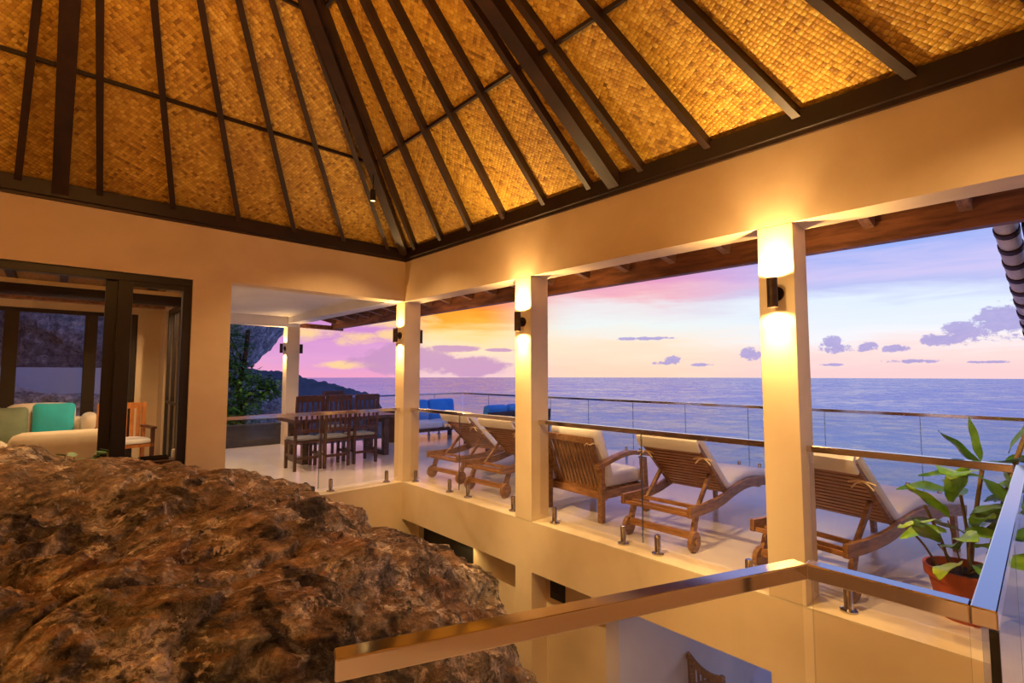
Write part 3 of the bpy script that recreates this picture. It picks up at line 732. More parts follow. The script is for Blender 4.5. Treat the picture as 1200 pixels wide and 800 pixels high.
place(lg, (3.94, 2.41, 0), 0, 'teak sun lounger with raised slatted back, next to the armchair', 'sun lounger', 'sun loungers on the terrace')
place(copy_tree(lg), (3.92, 1.27, 0), -12, 'teak sun lounger with raised slatted back, beside the potted plant', 'sun lounger', 'sun loungers on the terrace')
place(copy_tree(lg), (3.97, 4.84, 0), 4, 'teak sun lounger with raised slatted back, beside the middle column', 'sun lounger', 'sun loungers on the terrace')
place(copy_tree(lg), (4.04, 5.83, 0), 3, 'teak sun lounger with raised slatted back, beside the corner column', 'sun lounger', 'sun loungers on the terrace')

# ------------------------------------------------------------------ armchair
def make_armchair():
    r = empty('armchair'); W = .39        # local +x is the front, origin below the rear legs' line
    for s in (-1, 1):
        MB().bar((0, s * W, 0), (0, s * W, .57), .06, .055, (1, 0, 0)).build('leg', 'teak', r, bevel=.005)
        MB().bar((.72, s * W, 0), (.68, s * W, .585), .055, .07, (1, 0, 0)).build('leg', 'teak', r, bevel=.005)
        arm = smoothpath([(-.07, .555), (.1, .60), (.3, .645), (.5, .655), (.78, .61)], 5)
        MB().sweep(arm, s * W - .04, s * W + .04, -.022, .022).build('arm_rest', 'teak', r, bevel=.006)
        MB().box(.02, .69, s * W - .018, s * W + .018, .23, .31).build('side_rail', 'teak', r)
    MB().box(.67, .71, -W, W, .23, .31).build('front_rail', 'teak_cross', r)
    MB().box(.05, .09, -W, W, .21, .28).build('rear_rail', 'teak_cross', r)
    for k in range(5): MB().bar((.18 + k * .11, -W, .285), (.18 + k * .11, W, .285), .06, .02).build('seat_slat', 'teak_cross', r)
    b0, b1 = Vector((.1, 0, .28)), Vector((-.1, 0, .84))
    fr = MB()
    for s in (-1, 1): fr.bar(b0 + Vector((0, s * .35, 0)), b1 + Vector((0, s * .35, 0)), .045, .035, (1, 0, 0))
    fr.bar(b1 + Vector((0, -.37, -.02)), b1 + Vector((0, .37, -.02)), .03, .07); fr.bar(b0 + Vector((0, -.37, .02)), b0 + Vector((0, .37, .02)), .03, .07)
    frame = fr.build('back_frame', 'teak', r, bevel=.004)
    ref = None
    for k in range(12):
        y = -.3 + k * .6 / 11
        if ref is None: ref = MB().bar(b0 + (b1 - b0) * .05, b1 - (b1 - b0) * .05, .032, .014, (1, 0, 0)).build('slat', 'teak', frame)
        else: ref = ref.copy(); COL.objects.link(ref); ref.parent = frame
        ref.location = (0, y, 0)
    MB().cushion(.66, .7, .15, .05, T(.42, 0, .385), .02).build('seat_cushion', 'cushion_white', r, smooth='all')
    ang = math.degrees(math.atan2(b0.x - b1.x, b1.z - b0.z))
    bc = MB().cushion(.15, .7, .62, .055, T(.115, 0, .645, 0, -ang, 0), 0).build('back_cushion', 'cushion_white', r, smooth='all')
    for s in (-1, 1):
        p = b1 + Vector((-.03, s * .36, -.06)); q = MB()
        q.tube([p, p + Vector((.02, s * .02, .02)), p + Vector((.11, s * .03, .0))], .006, 5); q.tube([p, p + Vector((-.015, -s * .03, .02)), p + Vector((-.02, -s * .06, -.01))], .006, 5)
        q.build('tie', 'rope', bc)
    return r
place(make_armchair(), (4.16, 3.51, 0), -5, 'teak armchair with white cushions and a back of upright slats', 'armchair')

# ------------------------------------------------------------------ terrace sofas
def make_sofa(seat_m, back_m, L, nb):
    r = empty('outdoor_sofa')             # local +x runs along it, it faces -y
    for x in (-L / 2 + .06, L / 2 - .06):
        for y in (-.34, .34): MB().box(x - .04, x + .04, y - .04, y + .04, 0, .26).build('leg', 'dark_teak', r)
        MB().box(x - .04, x + .04, -.4, .4, .26, .55 if abs(x) < 0 else .30).build('side_rail', 'dark_teak', r)
    MB().box(-L / 2, L / 2, -.4, .4, .22, .28).build('seat_frame', 'dark_teak', r)
    bf = MB().box(-L / 2, L / 2, .36, .4, .26, .32).box(-L / 2, L / 2, .4, .44, .70, .77)
    for s in (-1, 1): bf.bar((s * (L / 2 - .03), .38, .26), (s * (L / 2 - .03), .42, .76), .05, .04)
    frame = bf.build('back_frame', 'dark_teak', r)
    nsl = int(L / .07)
    for k in range(nsl):
        x = -L / 2 + .08 + k * (L - .16) / (nsl - 1)
        MB().bar((x, .38, .3), (x, .42, .72), .035, .015).build('slat', 'dark_teak', frame)
    w = L / nb
    for k in range(nb):
        x = -L / 2 + w * (k + .5)
        MB().cushion(w - .01, .72, .15, .05, T(x, -.04, .355), .015, 8).build('seat_cushion', seat_m, r, smooth='all')
        MB().cushion(w - .02, .16, .5, .06, T(x, .27, .65, -8), 0, 8).build('back_cushion', back_m, r, smooth='all')
    return r
place(make_sofa('cushion_white', 'cushion_blue', 1.5, 2), (6.55, 9.75, 0), 0, 'outdoor sofa with bright blue back cushions and white seats by the end railing', 'sofa')
place(make_sofa('cushion_blue', 'cushion_blue', 1.7, 3), (6.9, 7.6, 0), 180, 'outdoor sofa seen from behind, dark slatted back and blue cushions', 'sofa')

# ------------------------------------------------------------------ dining set
def make_table():
    r = empty('dining_table')
    MB().box(-.95, .95, -.45, .45, .69, .75).build('table_top', 'table_wood', r, bevel=.006)
    for s in (-1, 1):
        x = s * .74; m = MB().box(x - .05, x + .05, -.36, .36, 0, .09).box(x - .05, x + .05, -.36, .36, .6, .69).box(x - .05, x + .05, -.36, -.26, .09, .6).box(x - .05, x + .05, .26, .36, .09, .6)
        m.build('loop_leg', 'table_wood', r)
    return r
tag(make_table(), 'dark wooden dining table with broad loop legs', 'table')
tb = [o for o in bpy.data.objects if o.name == 'dining_table'][0]; tb.location = (3.85, 8.75, 0)
def make_chair():
    r = empty('dining_chair'); w = .195     # faces +y, back at -y
    for s in (-1, 1):
        MB().bar((s * w, -.2, 0), (s * w, -.2, .45), .042, .042, (0, 1, 0)).bar((s * w, -.2, .45), (s * w, -.26, 1.15), .042, .035, (0, 1, 0)).build('rear_leg', 'dark_teak', r)
        MB().bar((s * w, .2, 0), (s * w, .2, .44), .042, .042, (0, 1, 0)).build('leg', 'dark_teak', r)
        MB().box(s * w - .012, s * w + .012, -.2, .2, .2, .24).build('stretcher', 'dark_teak', r)
    MB().box(-w, w, -.21, -.18, .17, .21).build('stretcher', 'dark_teak', r)
    MB().box(-w - .02, w + .02, -.22, .23, .41, .45).build('seat', 'dark_teak', r)
    MB().bar((-w, -.258, 1.11), (w, -.258, 1.11), .03, .1).build('top_rail', 'dark_teak', r)
    MB().bar((-w, -.212, .6), (w, -.212, .6), .025, .05).build('lower_rail', 'dark_teak', r)
    for k in range(4):
        x = -.126 + k * .084
        MB().bar((x, -.214, .6), (x, -.254, 1.08), .03, .015, (0, 1, 0)).build('slat', 'dark_teak', r)
    MB().cushion(.42, .42, .05, .024, T(0, .005, .476), .006, 6).build('seat_pad', 'cushion_grey', r, smooth='all')
    return r
ch = make_chair()
spots = [(2.97, 8.12, 0, 'near', 0), (3.42, 8.08, 0, 'near', 1), (3.92, 8.1, 0, 'near', 2), (4.12, 9.45, 180, 'far', 1)]
for i, (x, y, a, sd, k) in enumerate(spots):
    o = ch if i == 0 else copy_tree(ch)
    lb = {'near': ['dark teak dining chair on the railing side of the table, at the house end', 'dark teak dining chair on the railing side of the table, in the middle', 'dark teak dining chair on the railing side of the table, at the planter end'],
          'far': ['dark teak dining chair across the table, facing the railing, at the house end', 'dark teak dining chair across the table from the others', 'dark teak dining chair across the table, facing the railing, at the planter end']}[sd][k]
    place(o, (x, y, 0), a, lb, 'chair', 'chairs round the dining table')
pl = tag(empty('planter', (5.55, 9.9, 0)), 'tall tapered brown planter behind the dining table', 'planter')
MB().lathe([(0, 0), (.15, 0), (.27, .70), (.27, .73), (.235, .73), (.225, .66), (0, .66)], 4).build('pot', 'table_wood', pl)
MB().lathe([(.225, .64), (.1, .66), (0, .665)], 4).build('soil', 'soil', pl)

# ------------------------------------------------------------------ potted plant
def make_plant():
    r = tag(empty('potted_plant', (4.2, .40, 0)), 'leafy green plant with broad leaves in a terracotta pot', 'potted plant')
    MB().lathe([(0, 0), (.13, 0), (.135, .02), (.18, .235), (.198, .24), (.203, .30), (.186, .302), (.18, .25), (0, .25)], 36).build('pot', 'terracotta', r, smooth=True)
    MB().lathe([(.18, .255), (.1, .27), (0, .275)], 20).build('soil', 'soil', r)
    rnd = random.Random(5)
    def leaf(base, d, L, W, droop, mt, roll=0.0):
        d = Vector(d).normalized(); sd = d.cross(Vector((0, 0, 1)))
        if sd.length < .1: sd = Vector((1, 0, 0))
        sd.normalize(); sd = Matrix.Rotation(roll, 3, d) @ sd
        up = sd.cross(d); N = 10; vs = []; base = Vector(base)
        stalk = .22
        pts = []
        for k in range(N + 1):
            t = k / N; p = base + d * L * t * (1 + .0) + Vector((0, 0, -droop * L * t * t)); pts.append(p)
        t_ = MB()
        for k, p in enumerate(pts):
            t = k / N; w = W * math.sin(PI * min(1, t * .97 + .03)) ** .8 * (1 - .25 * t) + .002
            for q in (-1, -.5, 0, .5, 1):
                pt = p + sd * w * .5 * q + up * (abs(q) * w * .16 + .006 * math.sin(k * 1.3 + q)); pt.x = max(pt.x, -.39 + .1 * t * t * q * q); vs.append(pt)
        fs = [(k * 5 + i, k * 5 + i + 1, k * 5 + i + 6, k * 5 + i + 5) for k in range(N) for i in range(4)]
        t_.add(vs, fs); o = t_.build('leaf', mt, r, smooth='all')
        return o
    def stem(pts, rad, mt='stem'):
        MB().tube(smoothpath([tuple(p) for p in pts], 5), rad, 7).build('stem', mt, r, smooth=True)
    # canes (the two tall ones stand on the side of the gallery railing)
    stem([(.06, -.02, .25), (.07, -.05, .55), (.09, -.1, .9)], .012)
    stem([(.1, -.08, .25), (.14, -.16, .6), (.2, -.26, 1.0), (.24, -.34, 1.25)], .014)
    stem([(-.02, .06, .25), (-.03, .1, .45), (-.06, .17, .66)], .009)
    stem([(.0, -.02, .25), (.02, -.02, .5), (.02, .0, .74)], .009)
    stem([(-.06, .1, .25), (-.1, .18, .42), (-.13, .26, .52)], .007)
    # image right is local (+.73, -.68); towards the camera is (-.68, -.73)
    rt = Vector((.73, -.68, 0)); tw = Vector((-.68, -.73, 0))
    A = lambda a, b, c=0.0: rt * a + tw * b + Vector((0, 0, c))
    spec = [  # base offset (right, towards, z), direction (right, towards, up), length, width, droop, material
        ((-.13, .05, .62), (-.75, .1, .62), .30, .085, .10, 'leaf'), ((-.17, .05, .60), (-1, .25, .02), .30, .06, .12, 'leaf_lime'), ((-.2, .05, .47), (-.75, .3, .35), .20, .085, -.2, 'leaf_dark'),
        ((-.12, .1, .36), (-.95, .5, .05), .22, .10, .25, 'leaf_lime'), ((-.05, .12, .36), (.15, .9, -.12), .26, .13, .18, 'leaf'), ((.06, .12, .36), (.75, .6, .22), .27, .13, .15, 'leaf'),
        ((-.06, .0, .70), (.1, .2, .72), .26, .10, .2, 'leaf'), ((-.03, .05, .88), (-.6, .5, .3), .30, .14, .35, 'leaf'), ((.0, .05, .60), (.95, .2, .25), .28, .09, .12, 'leaf_dark'),
        ((-.05, .06, .54), (.5, .6, .0), .22, .12, .2, 'leaf'), ((.1, .05, .55), (.6, .7, .12), .24, .13, .2, 'leaf_dark'), ((.1, .05, .86), (-.9, .1, .18), .36, .05, .15, 'leaf_dark'),
        ((.12, .02, .9), (-.7, .1, .7), .33, .06, .1, 'leaf_dark'), ((.12, .02, .92), (.9, .1, .28), .34, .10, .3, 'leaf_dark'), ((.12, .02, .85), (.2, .5, -.6), .26, .11, .0, 'leaf_dark'),
        ((.15, .0, .7), (.85, .2, .2), .30, .10, .35, 'leaf_dark'), ((.1, .0, .62), (.9, .3, -.1), .28, .12, .3, 'leaf_dark'), ((.22, .0, .7), (.9, -.2, .3), .3, .09, .3, 'leaf_dark'),
        ((-.02, .0, .74), (-.8, -.4, .3), .26, .10, .3, 'leaf_dark'), ((.02, -.05, .72), (.5, -.7, .3), .28, .10, .3, 'leaf_dark'), ((.02, 0, .5), (-.5, -.6, .3), .26, .10, .25, 'leaf_dark'),
        ((.32, .0, 1.0), (.55, .1, .9), .36, .06, .1, 'leaf_dark'), ((.3, .0, .95), (.95, .1, .05), .3, .10, .2, 'leaf_dark'), ((.1, -.05, .5), (.8, -.3, .3), .26, .11, .3, 'leaf_dark'),
        ((.05, .1, .42), (.9, .4, .1), .2, .1, .2, 'leaf_dark'), ((-.1, .0, .52), (-.9, -.1, .1), .22, .08, .3, 'leaf'), ((.28, 0, .9), (-.2, .6, -.5), .28, .1, .0, 'leaf_dark'), ((.14, 0, .95), (-.25, .0, 1), .2, .035, -.2, 'leaf_dark'),
        ((.0, .08, .45), (.3, .8, .25), .2, .1, .2, 'leaf'), ((.1, .08, .48), (.7, .6, .3), .22, .1, .2, 'leaf_dark'), ((-.1, .08, .5), (-.3, .8, .4), .2, .1, .25, 'leaf'), ((.04, .05, .56), (-.2, .6, .6), .22, .1, .3, 'leaf'),
        ((.18, .04, .62), (.6, .5, .3), .22, .1, .25, 'leaf'), ((.2, .04, .5), (.8, .3, .1), .22, .1, .2, 'leaf_dark'), ((-.02, .08, .64), (.6, .5, .5), .22, .1, .3, 'leaf'), ((.2, .02, .8), (.5, .6, .2), .22, .1, .3, 'leaf_dark'),
        ((.26, .02, .72), (.7, .4, .4), .22, .09, .3, 'leaf'), ((-.08, .04, .42), (-.6, .5, .5), .2, .09, .3, 'leaf_dark')]
    for b, d, L, W, dr, mt in spec:
        leaf(A(*b), A(*d), L * 1.25, W * 1.55, dr, mt, rnd.uniform(-.5, .5))
    for b in ((-.13, .05, .6), (-.2, .05, .46), (-.12, .1, .36), (-.05, .12, .34), (.06, .12, .34)):
        MB().tube([A(-.02, .02, .26), A(b[0] * .6, b[1] * .6, (b[2] + .26) / 2 + .02), A(*b)], .004, 5).build('stalk', 'stem', r)
make_plant()

# ------------------------------------------------------------------ wall panel, lower chair
p = tag(empty('wall_panel', (3.85, 3.47, -.70)), 'small square black wall panel on the lower wall', 'wall panel')
MB().box(-.012, 0, -.1, .1, -.09, .09).build('plate', 'black_plastic', p, bevel=.004)
MB().box(-.015, -.012, -.02, .07, -.02, .06).build('screen', 'black_gap', p)
def lower_chair():
    r = tag(empty('garden_chair', (5.5, 2.72, LOW), R(-20)), 'wooden chair with curved top rail on the lower terrace', 'chair')
    for s in (-1, 1):
        MB().bar((0, s * .24, 0), (-.04, s * .24, 1.0), .045, .04, (1, 0, 0)).build('rear_leg', 'teak', r); MB().bar((.45, s * .24, 0), (.45, s * .24, .62), .045, .045, (1, 0, 0)).build('leg', 'teak', r)
        MB().bar((-.03, s * .25, .64), (.48, s * .25, .64), .05, .025).build('arm_rest', 'teak', r)
    MB().box(-.02, .47, -.24, .24, .40, .43).build('seat', 'teak', r)
    pts = [(-.05, -.27 + .54 * k / 8, 1.0 - .07 * math.sin(PI * k / 8)) for k in range(9)]
    t = MB()
    for a, b in zip(pts[:-1], pts[1:]): t.bar(a, b, .03, .08)
    t.build('top_rail', 'teak', r)
    for k in range(6): MB().bar((-.02, -.17 + k * .068, .43), (-.05, -.17 + k * .068, .93), .03, .012, (1, 0, 0)).build('slat', 'teak', r)
lower_chair()

# ------------------------------------------------------------------ living room behind the glazed doors
LF = .12
struct('floor', MB().box(XW, 1.25, YO, 9.85, -.25, LF), 'polished_floor', 'pale living room floor')
m = MB().box(XW, 1.42, 9.85, 10.05, 2.45, 3.1).box(.95, 1.42, 9.85, 10.05, 0, 2.45).box(1.25, 1.42, 9.35, 9.85, 0, 3.1).box(1.25, 1.42, YO, 7.9, 0, 3.1).box(1.25, 1.42, 7.9, 9.35, 2.5, 3.1).box(XW - .2, XW, YO, 10.05, 0, 3.1)
struct('wall_back', m, 'plaster', 'living room walls round its windows')
def living_ceiling():
    r = struct('ceiling', MB().box(XW, 1.25, YO, 9.85, 2.82, 2.88), 'teak_cross', 'brown boarded living room ceiling with exposed beams')
    MB().box(XW, 1.25, 8.1, 8.24, 2.43, 2.56).build('beam', 'dark_timber', r); MB().box(XW, 1.25, 8.07, 8.27, 2.56, 2.61).build('beam', 'plaster', r)
    MB().box(XW, 1.25, 9.45, 9.6, 2.53, 2.66).build('beam', 'eave_timber', r)
    for k in range(10): MB().box(-3.5 + k * .5, -3.42 + k * .5, YO, 9.85, 2.74, 2.82).build('rafter', 'dark_timber', r)
living_ceiling()
def framed(name, label, members, panes):
    f = MB()
    for b in members: f.box(*b)
    o = tag(f.build(name, 'black_frame', bevel=.004), label, None, None, 'structure')
    for b in panes: MB().box(*b).build('pane', 'glass', o)
    return o
y0, y1 = 6.2, 6.3
framed('door_2', 'dark framed sliding glass doors between the boulder and the living room',
       [(-2.9, 1.05, y0, y1, 2.43, 2.51), (.97, 1.05, y0, y1, 0, 2.43), (.335, .44, y0 + .05, y1, 0, 2.43), (.425, .545, y0 - .01, y0 + .05, 0, 2.43), (-2.9, .97, y0, y1, 0, .1), (-1.5, -1.4, y0, y1, .1, 2.43), (-2.9, -2.82, y0, y1, .1, 2.43),
        (.545, .97, y0 - .01, y0 + .05, 2.38, 2.43)],
       [(.545, .97, y0 + .015, y0 + .027, .1, 2.38), (-1.4, .335, y0 + .07, y0 + .08, .1, 2.43), (-2.82, -1.5, y0 + .07, y0 + .08, .1, 2.43)])
framed('window_1', 'dark framed living room windows looking out at grey boulders',
       [(XW, .95, 9.88, 9.98, 2.39, 2.45)] + [(a, b, 9.88, 9.98, 0, 2.39) for a, b in ((-.55, -.4), (.31, .46), (.64, .95), (-1.5, -1.38), (-2.4, -2.28))],
       [(a, b, 9.92, 9.93, .1, 2.39) for a, b in ((-.4, .31), (.46, .64), (-1.38, -.55), (-2.28, -1.5))])
framed('window_2', 'sliding door with slim frames in the living room side wall',
       [(1.28, 1.34, 7.9, 9.35, 2.42, 2.5)] + [(1.28, 1.34, a, a + .07, LF, 2.42) for a in (7.9, 8.35, 8.8, 9.28)] + [(1.28, 1.34, 7.9, 9.35, 1.05, 1.09)],
       [(1.30, 1.31, a + .07, a + .45, LF, 2.42) for a in (7.9, 8.35, 8.8)])
def cream_sofa(name, L, loc, rz, label, n=2, backs=True):
    r = tag(empty(name, loc, R(rz)), label, 'sofa' if n > 1 else 'armchair')     # faces -y, +x along it
    MB().cushion(L, .8, .3, .06, T(0, 0, .2), 0, 8).build('base', 'sofa_cream', r, smooth='all')
    MB().cushion(L + (.0 if backs else .2), .24, .62, .11, T(0, .34, .48), 0, 8).build('backrest', 'sofa_cream', r, smooth='all')
    for s in (-1, 1): MB().cushion(.2, .8 if backs else .7, .62 if backs else .45, .1, T(s * (L / 2 + .02), -.02 if backs else -.08, .52 if backs else .44), 0, 8).build('arm_rest', 'sofa_cream', r, smooth='all')
    for k in range(n):
        x = (-.5 * (n - 1) + k) * (L - .24) / n
        MB().cushion((L - .2) / n, .6, .16, .06, T(x, -.08, .41), .02, 8).build('seat_cushion', 'sofa_cream', r, smooth='all')
        if backs: MB().cushion((L - .24) / n - .02, .2, .5, .09, T(x, .16, .72, -12), .02, 8).build('back_cushion', 'sofa_cream', r, smooth='all')
    return r
cream_sofa('sofa', 1.7, (-.47, 9.2, LF), 0, 'cream fabric sofa with loose cushions below the far window')
cream_sofa('armchair', .62, (.1, 7.35, LF), 180, 'low cream armchair with its back to the boulder, nearer the wooden armchair', 1, False)
cream_sofa('armchair', .62, (-.76, 7.35, LF), 180, 'low cream armchair with its back to the boulder, deeper in the living room', 1, False)
def pillow(loc, rz, mt, label, sz=.46, ht=.46):
    o = MB().cushion(sz, .15, ht, .06, None, 0.0, 12)
    # plump square pillow
    vs = []
    for x, y, z in o.v:
        u, w = x / (sz / 2), z / (ht / 2); k = max(0, (1 - u * u)) ** .5 * max(0, (1 - w * w)) ** .5
        vs.append((x * (1 + .05 * w * w * u * u), y * (.2 + .95 * k), z * (1 + .05 * u * u * w * w)))
    o.v = vs
    q = o.build('cushion', mt, smooth='all', loc=loc); q.rotation_euler = (R(-14), 0, R(rz)); return tag(q, label, 'cushion')
pillow((.02, 9.15, LF + .735), -3, 'cushion_teal', 'bright teal cushion on the cream sofa', .42, .5)
pillow((-.45, 9.145, LF + .715), 4, 'cushion_sage', 'sage green cushion on the cream sofa', .44, .46)
def wood_chair():
    r = tag(empty('wooden_armchair', (.74, 8.5, LF), R(8)), 'pale wooden armchair with a slatted back inside the living room', 'armchair')
    for s in (-1, 1):
        MB().box(s * .25 - .022, s * .25 + .022, .18, .225, 0, .98).build('rear_leg', 'teak_pale', r); MB().box(s * .25 - .022, s * .25 + .022, -.25, -.205, 0, .64).build('leg', 'dark_teak', r)
        MB().box(s * .25 - .035, s * .25 + .035, -.28, .22, .64, .665).build('arm_rest', 'dark_teak', r)
    MB().box(-.25, .25, .19, .215, .9, .98).build('top_rail', 'teak_pale', r); MB().box(-.27, .27, -.25, .22, .4, .44).build('seat', 'teak_pale', r)
    for k in range(6): MB().box(-.21 + k * .075, -.165 + k * .075, .195, .21, .44, .9).build('slat', 'teak_pale', r)
    MB().cushion(.5, .46, .07, .03, T(0, -.02, .475), .01, 6).build('seat_pad', 'cushion_white', r, smooth='all')
wood_chair()
bt = tag(empty('low_bench', (.9, 6.78, LF)), 'low wooden bench just inside the glazed doors', 'bench')
MB().box(-.3, .3, -.15, .15, .39, .43).build('top', 'table_wood', bt, bevel=.004)
for sx in (-1, 1):
    for sy in (-1, 1): MB().box(sx * .27 - .02, sx * .27 + .02, sy * .12 - .02, sy * .12 + .02, 0, .39).build('leg', 'table_wood', bt)
tr = MB().box(.72, .98, 6.7, 6.86, LF + .43, LF + .445).box(.72, .98, 6.7, 6.71, LF + .445, LF + .465).box(.72, .98, 6.85, 6.86, LF + .445, LF + .465).box(.72, .73, 6.71, 6.85, LF + .445, LF + .465).box(.97, .98, 6.71, 6.85, LF + .445, LF + .465)
tag(tr.build('tray', 'black_plastic'), 'dark shallow tray on the low bench', 'tray')
tag(MB().cushion(.09, .07, .1, .012, T(1.06, 6.78, LF + .48), 0, 4).build('candle', 'cushion_white'), 'small white block candle on the low bench', 'candle')
def added_floor_lamp(loc, e):  # added out of view to warm the living room
    r = tag(empty('added_floor_lamp', loc), 'unseen floor lamp with a cloth drum shade, added to light the living room', 'lamp')
    MB().lathe([(0, 0), (.15, 0), (.15, .02), (.015, .03), (.012, 1.5), (0, 1.5)], 20).build('stand', 'bronze', r, smooth=True)
    MB().lathe([(.2, 1.38), (.17, 1.7)], 28).build('shade', 'cushion_white', r, smooth=True)
    l = bpy.data.lights.new('lamp_light', 'POINT'); l.energy = e; l.color = (1, .64, .3); l.shadow_soft_size = .06
    o = bpy.data.objects.new('lamp_light', l); COL.objects.link(o); o.parent = r; o.location = (0, 0, 1.56)
added_floor_lamp((-2.3, 8.6, LF), 110)
def ceiling_light(loc, e, label, col=(1, .68, .34), size=150):
    r = tag(empty('downlight', loc), label, 'ceiling light')
    MB().lathe([(.03, 0), (.05, 0), (.05, -.008), (.034, -.008), (.03, 0)], 20).build('rim', 'steel_dull', r, smooth=True)
    MB().cyl((0, 0, -.002), (0, 0, -.0045), .031, n=16).build('lens', 'glow', r)
    spot(r, (0, 0, -.02), (0, 0, 0), e, size, .5, col, .03)
ceiling_light((.3, 7.0, 2.82), 90, 'small round downlight added in the living room ceiling to brighten it')  # added light for the living room
ceiling_light((1.68, 8.4, 2.72), 110, 'small round downlight added out of view in the white ceiling over the dining table', (1, .7, .42))  # this and the next: hidden lights added to lift the dining terrace
ceiling_light((1.68, 10.0, 2.72), 40, 'small round downlight added out of view in the white ceiling by the far beam', (1, .7, .42))
for y, w in ((2.0, 'beside the lower terrace'), (5.0, 'above the dark doorway')): ceiling_light((3.74, y, -.5), 8, 'small round downlight under the sill band ' + w, (1, .66, .25))

# ------------------------------------------------------------------ world outside
m = MB(); N = 96; rr = [30, 80, 200, 500, 1200, 3000, 6750]
vs = [(r * math.cos(2 * PI * i / N), r * math.sin(2 * PI * i / N), 0) for r in rr for i in range(N)]
fs = [(k * N + i, (k + 1) * N + i, (k + 1) * N + (i + 1) % N, k * N + (i + 1) % N) for k in range(len(rr) - 1) for i in range(N)] + [tuple(range(N))]
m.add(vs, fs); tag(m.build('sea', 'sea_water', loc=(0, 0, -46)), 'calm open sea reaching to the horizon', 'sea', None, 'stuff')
# headland
def headland():
    F = Vector((math.cos(YAW), math.sin(YAW), 0)); Rt = Vector((math.sin(YAW), -math.cos(YAW), 0))
    m = MB(); NU, NV = 150, 60
    ls = [-160, -110, -88, -76, -66, -58, -50, -45, -40, -33]; hs = [12, 7, 4.0, 2.4, 1.6, -.4, -2.6, -4.6, -8, -30]
    for i in range(NU):
        l = -160 + 130 * i / (NU - 1); h = interp(ls, hs, l)
        for j in range(NV):
            v = -1 + 2 * j / (NV - 1); w = 46 * (1 - .6 * i / NU)
            p = F * (150 + v * w) + Rt * l
            nz = noise.fractal(Vector((p.x, p.y, 0)) * .09, 1.0, 2.0, 5)
            bush = abs(noise.noise(Vector((p.x, p.y, 3)) * .55))
            z = -48 + (h + 48) * max(0, 1 - abs(v) ** 1.9) + (nz * 1.2 + bush * 2.0 - .6) * (1 - v * v)
            m.v.append((p.x, p.y, z))
    m.f = [(i * NV + j, (i + 1) * NV + j, (i + 1) * NV + j + 1, i * NV + j + 1) for i in range(NU - 1) for j in range(NV - 1)]
    return m.build('headland', 'headland', smooth='all')
tag(headland(), 'dark scrub covered headland sloping down to the sea', 'hill')
# boulders and garden behind the house
def blob_rock(name, loc, size, seed, label, mt='rock_grey', sub=48, foot=0.0):
    m = MB(); n = sub
    for j in range(n + 1):
        ph = PI * j / n
        for i in range(2 * n):
            th = PI * i / n; v = Vector((math.sin(ph) * math.cos(th), math.sin(ph) * math.sin(th), math.cos(ph)))
            v = Vector([math.copysign(abs(c) ** .8, c) for c in v])
            p = v + Vector((seed, seed * 1.7, 0))
            k = 1 + .22 * noise.noise(p * 1.3) + .1 * noise.fractal(p * 3, 1, 2, 4)
            zf = 1 + foot * max(0.0, min(1.0, (.35 - v.x) / .55)) * max(0.0, min(1.0, (v.y + .35) / .5)) if v.z < 0 else 1
            m.v.append((v.x * k * size[0], v.y * k * size[1], v.z * k * size[2] * zf))
    m.f = [(j * 2 * n + i, (j + 1) * 2 * n + i, (j + 1) * 2 * n + (i + 1) % (2 * n), j * 2 * n + (i + 1) % (2 * n)) for j in range(n) for i in range(2 * n)]
    return tag(m.build(name, mt, smooth='all', loc=loc), label, 'boulder')
blob_rock('boulder', (1.9, 15.6, 3.4), (2.9, 1.9, 2.0), 2.2, 'huge grey overhanging boulder behind the dining terrace', foot=.95)
blob_rock('boulder', (3.0, 14.2, .25), (1.75, 1.2, 1.0), 5.1, 'lower grey boulder under the overhanging one')
blob_rock('boulder', (-4.6, 14.8, 2.35), (3.4, 1.5, 2.3), 8.4, 'broad grey boulder beyond the living room windows')
blob_rock('boulder', (-1.0, 12.0, .25), (2.2, .5, 1.0), 11.4, 'low grey boulder in front of the garden wall')
struct('wall_back', MB().box(-6, 1.6, 12.6, 12.8, -.4, 1.62), 'garden_wall', 'white garden wall behind the living room')
struct('wall_back', MB().box(1.42, XS, 11.26, 11.4, 0, .40).box(1.42, XS, 11.24, 11.42, .40, .45), 'dark_stone', 'low grey wall at the end of the dining terrace')
g = MB(); gn = 40
for i in range(gn + 1):
    for j in range(gn + 1):
        x, y = -14 + 18.0 * i / gn + 0, 11.5 + 20.0 * j / gn
        g.v.append((x, y, -.35 + .22 * max(0, y - 13) * (1 if x < 3 else .6) + .25 * noise.fractal(Vector((x, y, 0)) * .6, 1, 2, 4)))
g.f = [(i * (gn + 1) + j, (i + 1) * (gn + 1) + j, (i + 1) * (gn + 1) + j + 1, i * (gn + 1) + j + 1) for i in range(gn) for j in range(gn)]
tag(g.build('hillside', 'headland', smooth='all'), 'rocky hillside rising behind the house', 'hill')
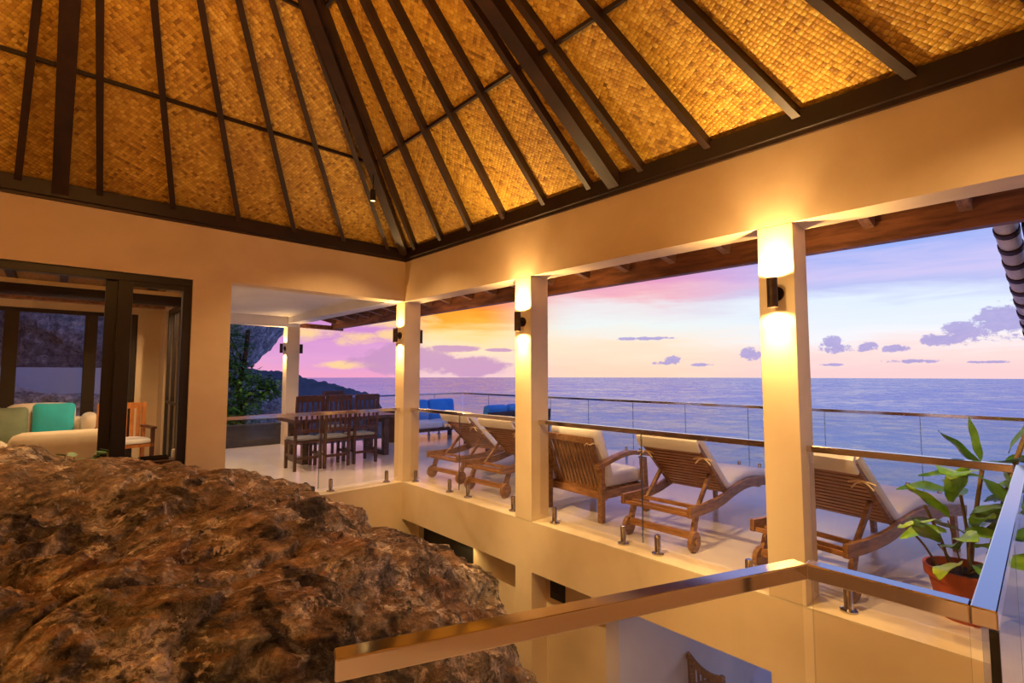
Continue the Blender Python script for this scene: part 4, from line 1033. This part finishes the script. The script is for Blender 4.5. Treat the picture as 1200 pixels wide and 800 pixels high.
def tree(loc, label):
    r = tag(empty('tree', loc), label, 'tree'); rnd = random.Random(3)
    MB().tube(smoothpath([(0, 0, -.45), (0, 0, 0), (.05, .02, .6), (-.05, .05, 1.2), (.05, .05, 1.8), (.1, 0, 2.6)], 4), .05, 7).build('trunk', 'bark', r, smooth=True)
    lv = MB(); cl = [(-.25, 0, 2.2, .5), (-.3, .1, 1.7, .45), (.0, 0, 1.5, .45), (.3, 0, 1.25, .42), (.65, .1, 1.25, .3), (-.3, 0, 1.0, .45), (.1, 0, .8, .4), (-.4, 0, 2.7, .5), (-.3, 0, .5, .35)]
    for cx, cy, cz, cr in cl:
        MB().tube([(.0, .03, cz * .7), (cx * .5, cy * .5, cz * .85), (cx, cy, cz)], [.022, .015, .006], 5).build('branch', 'bark', r)
        for _ in range(420):
            p = Vector((rnd.gauss(0, 1), rnd.gauss(0, 1), rnd.gauss(0, 1))).normalized() * cr * rnd.random() ** .4 + Vector((cx, cy, cz))
            a = Vector((rnd.uniform(-1, 1), rnd.uniform(-1, 1), rnd.uniform(-.6, .3))).normalized(); b = a.cross(Vector((rnd.uniform(-.4, .4), rnd.uniform(-.4, .4), 1))).normalized()
            L, W = rnd.uniform(.09, .15), rnd.uniform(.025, .04)
            lv.add([p, p + a * L * .5 + b * W, p + a * L, p + a * L * .5 - b * W], [(0, 1, 2, 3)])
    o = lv.build('foliage', 'tree_leaf', r); o['kind'] = 'stuff'
tree((3.1, 12.3, -.1), 'leafy green tree growing beyond the dining terrace')
# little plant at the back of the boulder
def creeper():
    from mathutils.bvhtree import BVHTree
    rk = [o for o in COL.objects if o.name == 'boulder'][0]
    bv = BVHTree.FromPolygons([v.co for v in rk.data.vertices], [tuple(q.vertices) for q in rk.data.polygons])
    def ground(x, y):
        h = bv.ray_cast(Vector((x, y, 4)), Vector((0, 0, -1)))[0]
        return h.z if h else .7
    bx, by = .2, 5.52; bz = ground(bx, by)
    r = tag(empty('creeping_plant', (bx, by, bz)), 'small dark green leaves growing at the back of the boulder', 'plant'); rnd = random.Random(9)
    for k in range(16):
        x = rnd.uniform(-.14, .2); y = rnd.uniform(-.08, .12); a = rnd.uniform(0, 2 * PI); L = rnd.uniform(.08, .13)
        d = Vector((math.cos(a), math.sin(a), rnd.uniform(.15, .5))).normalized(); b = d.cross(Vector((0, 0, 1))).normalized()
        g = ground(bx + x, by + y) - bz
        hi = max(ground(bx + x + d.x * L * f + b.x * L * .3 * w, by + y + d.y * L * f + b.y * L * .3 * w) - d.z * L * f for f in (0, .35, .75, 1) for w in (-1, 0, 1)) - bz
        p = Vector((x, y, hi + rnd.uniform(.012, .06)))
        MB().add([p, p + d * L * .35 + b * L * .3, p + d * L * .75 + b * L * .22, p + d * L, p + d * L * .75 - b * L * .22, p + d * L * .35 - b * L * .3], [(0, 1, 2, 3, 4, 5)]).build('leaf', 'tree_leaf', r)
        MB().tube([(x, y, g - .01), tuple(p)], .004, 4).build('stem', 'stem', r)
creeper()
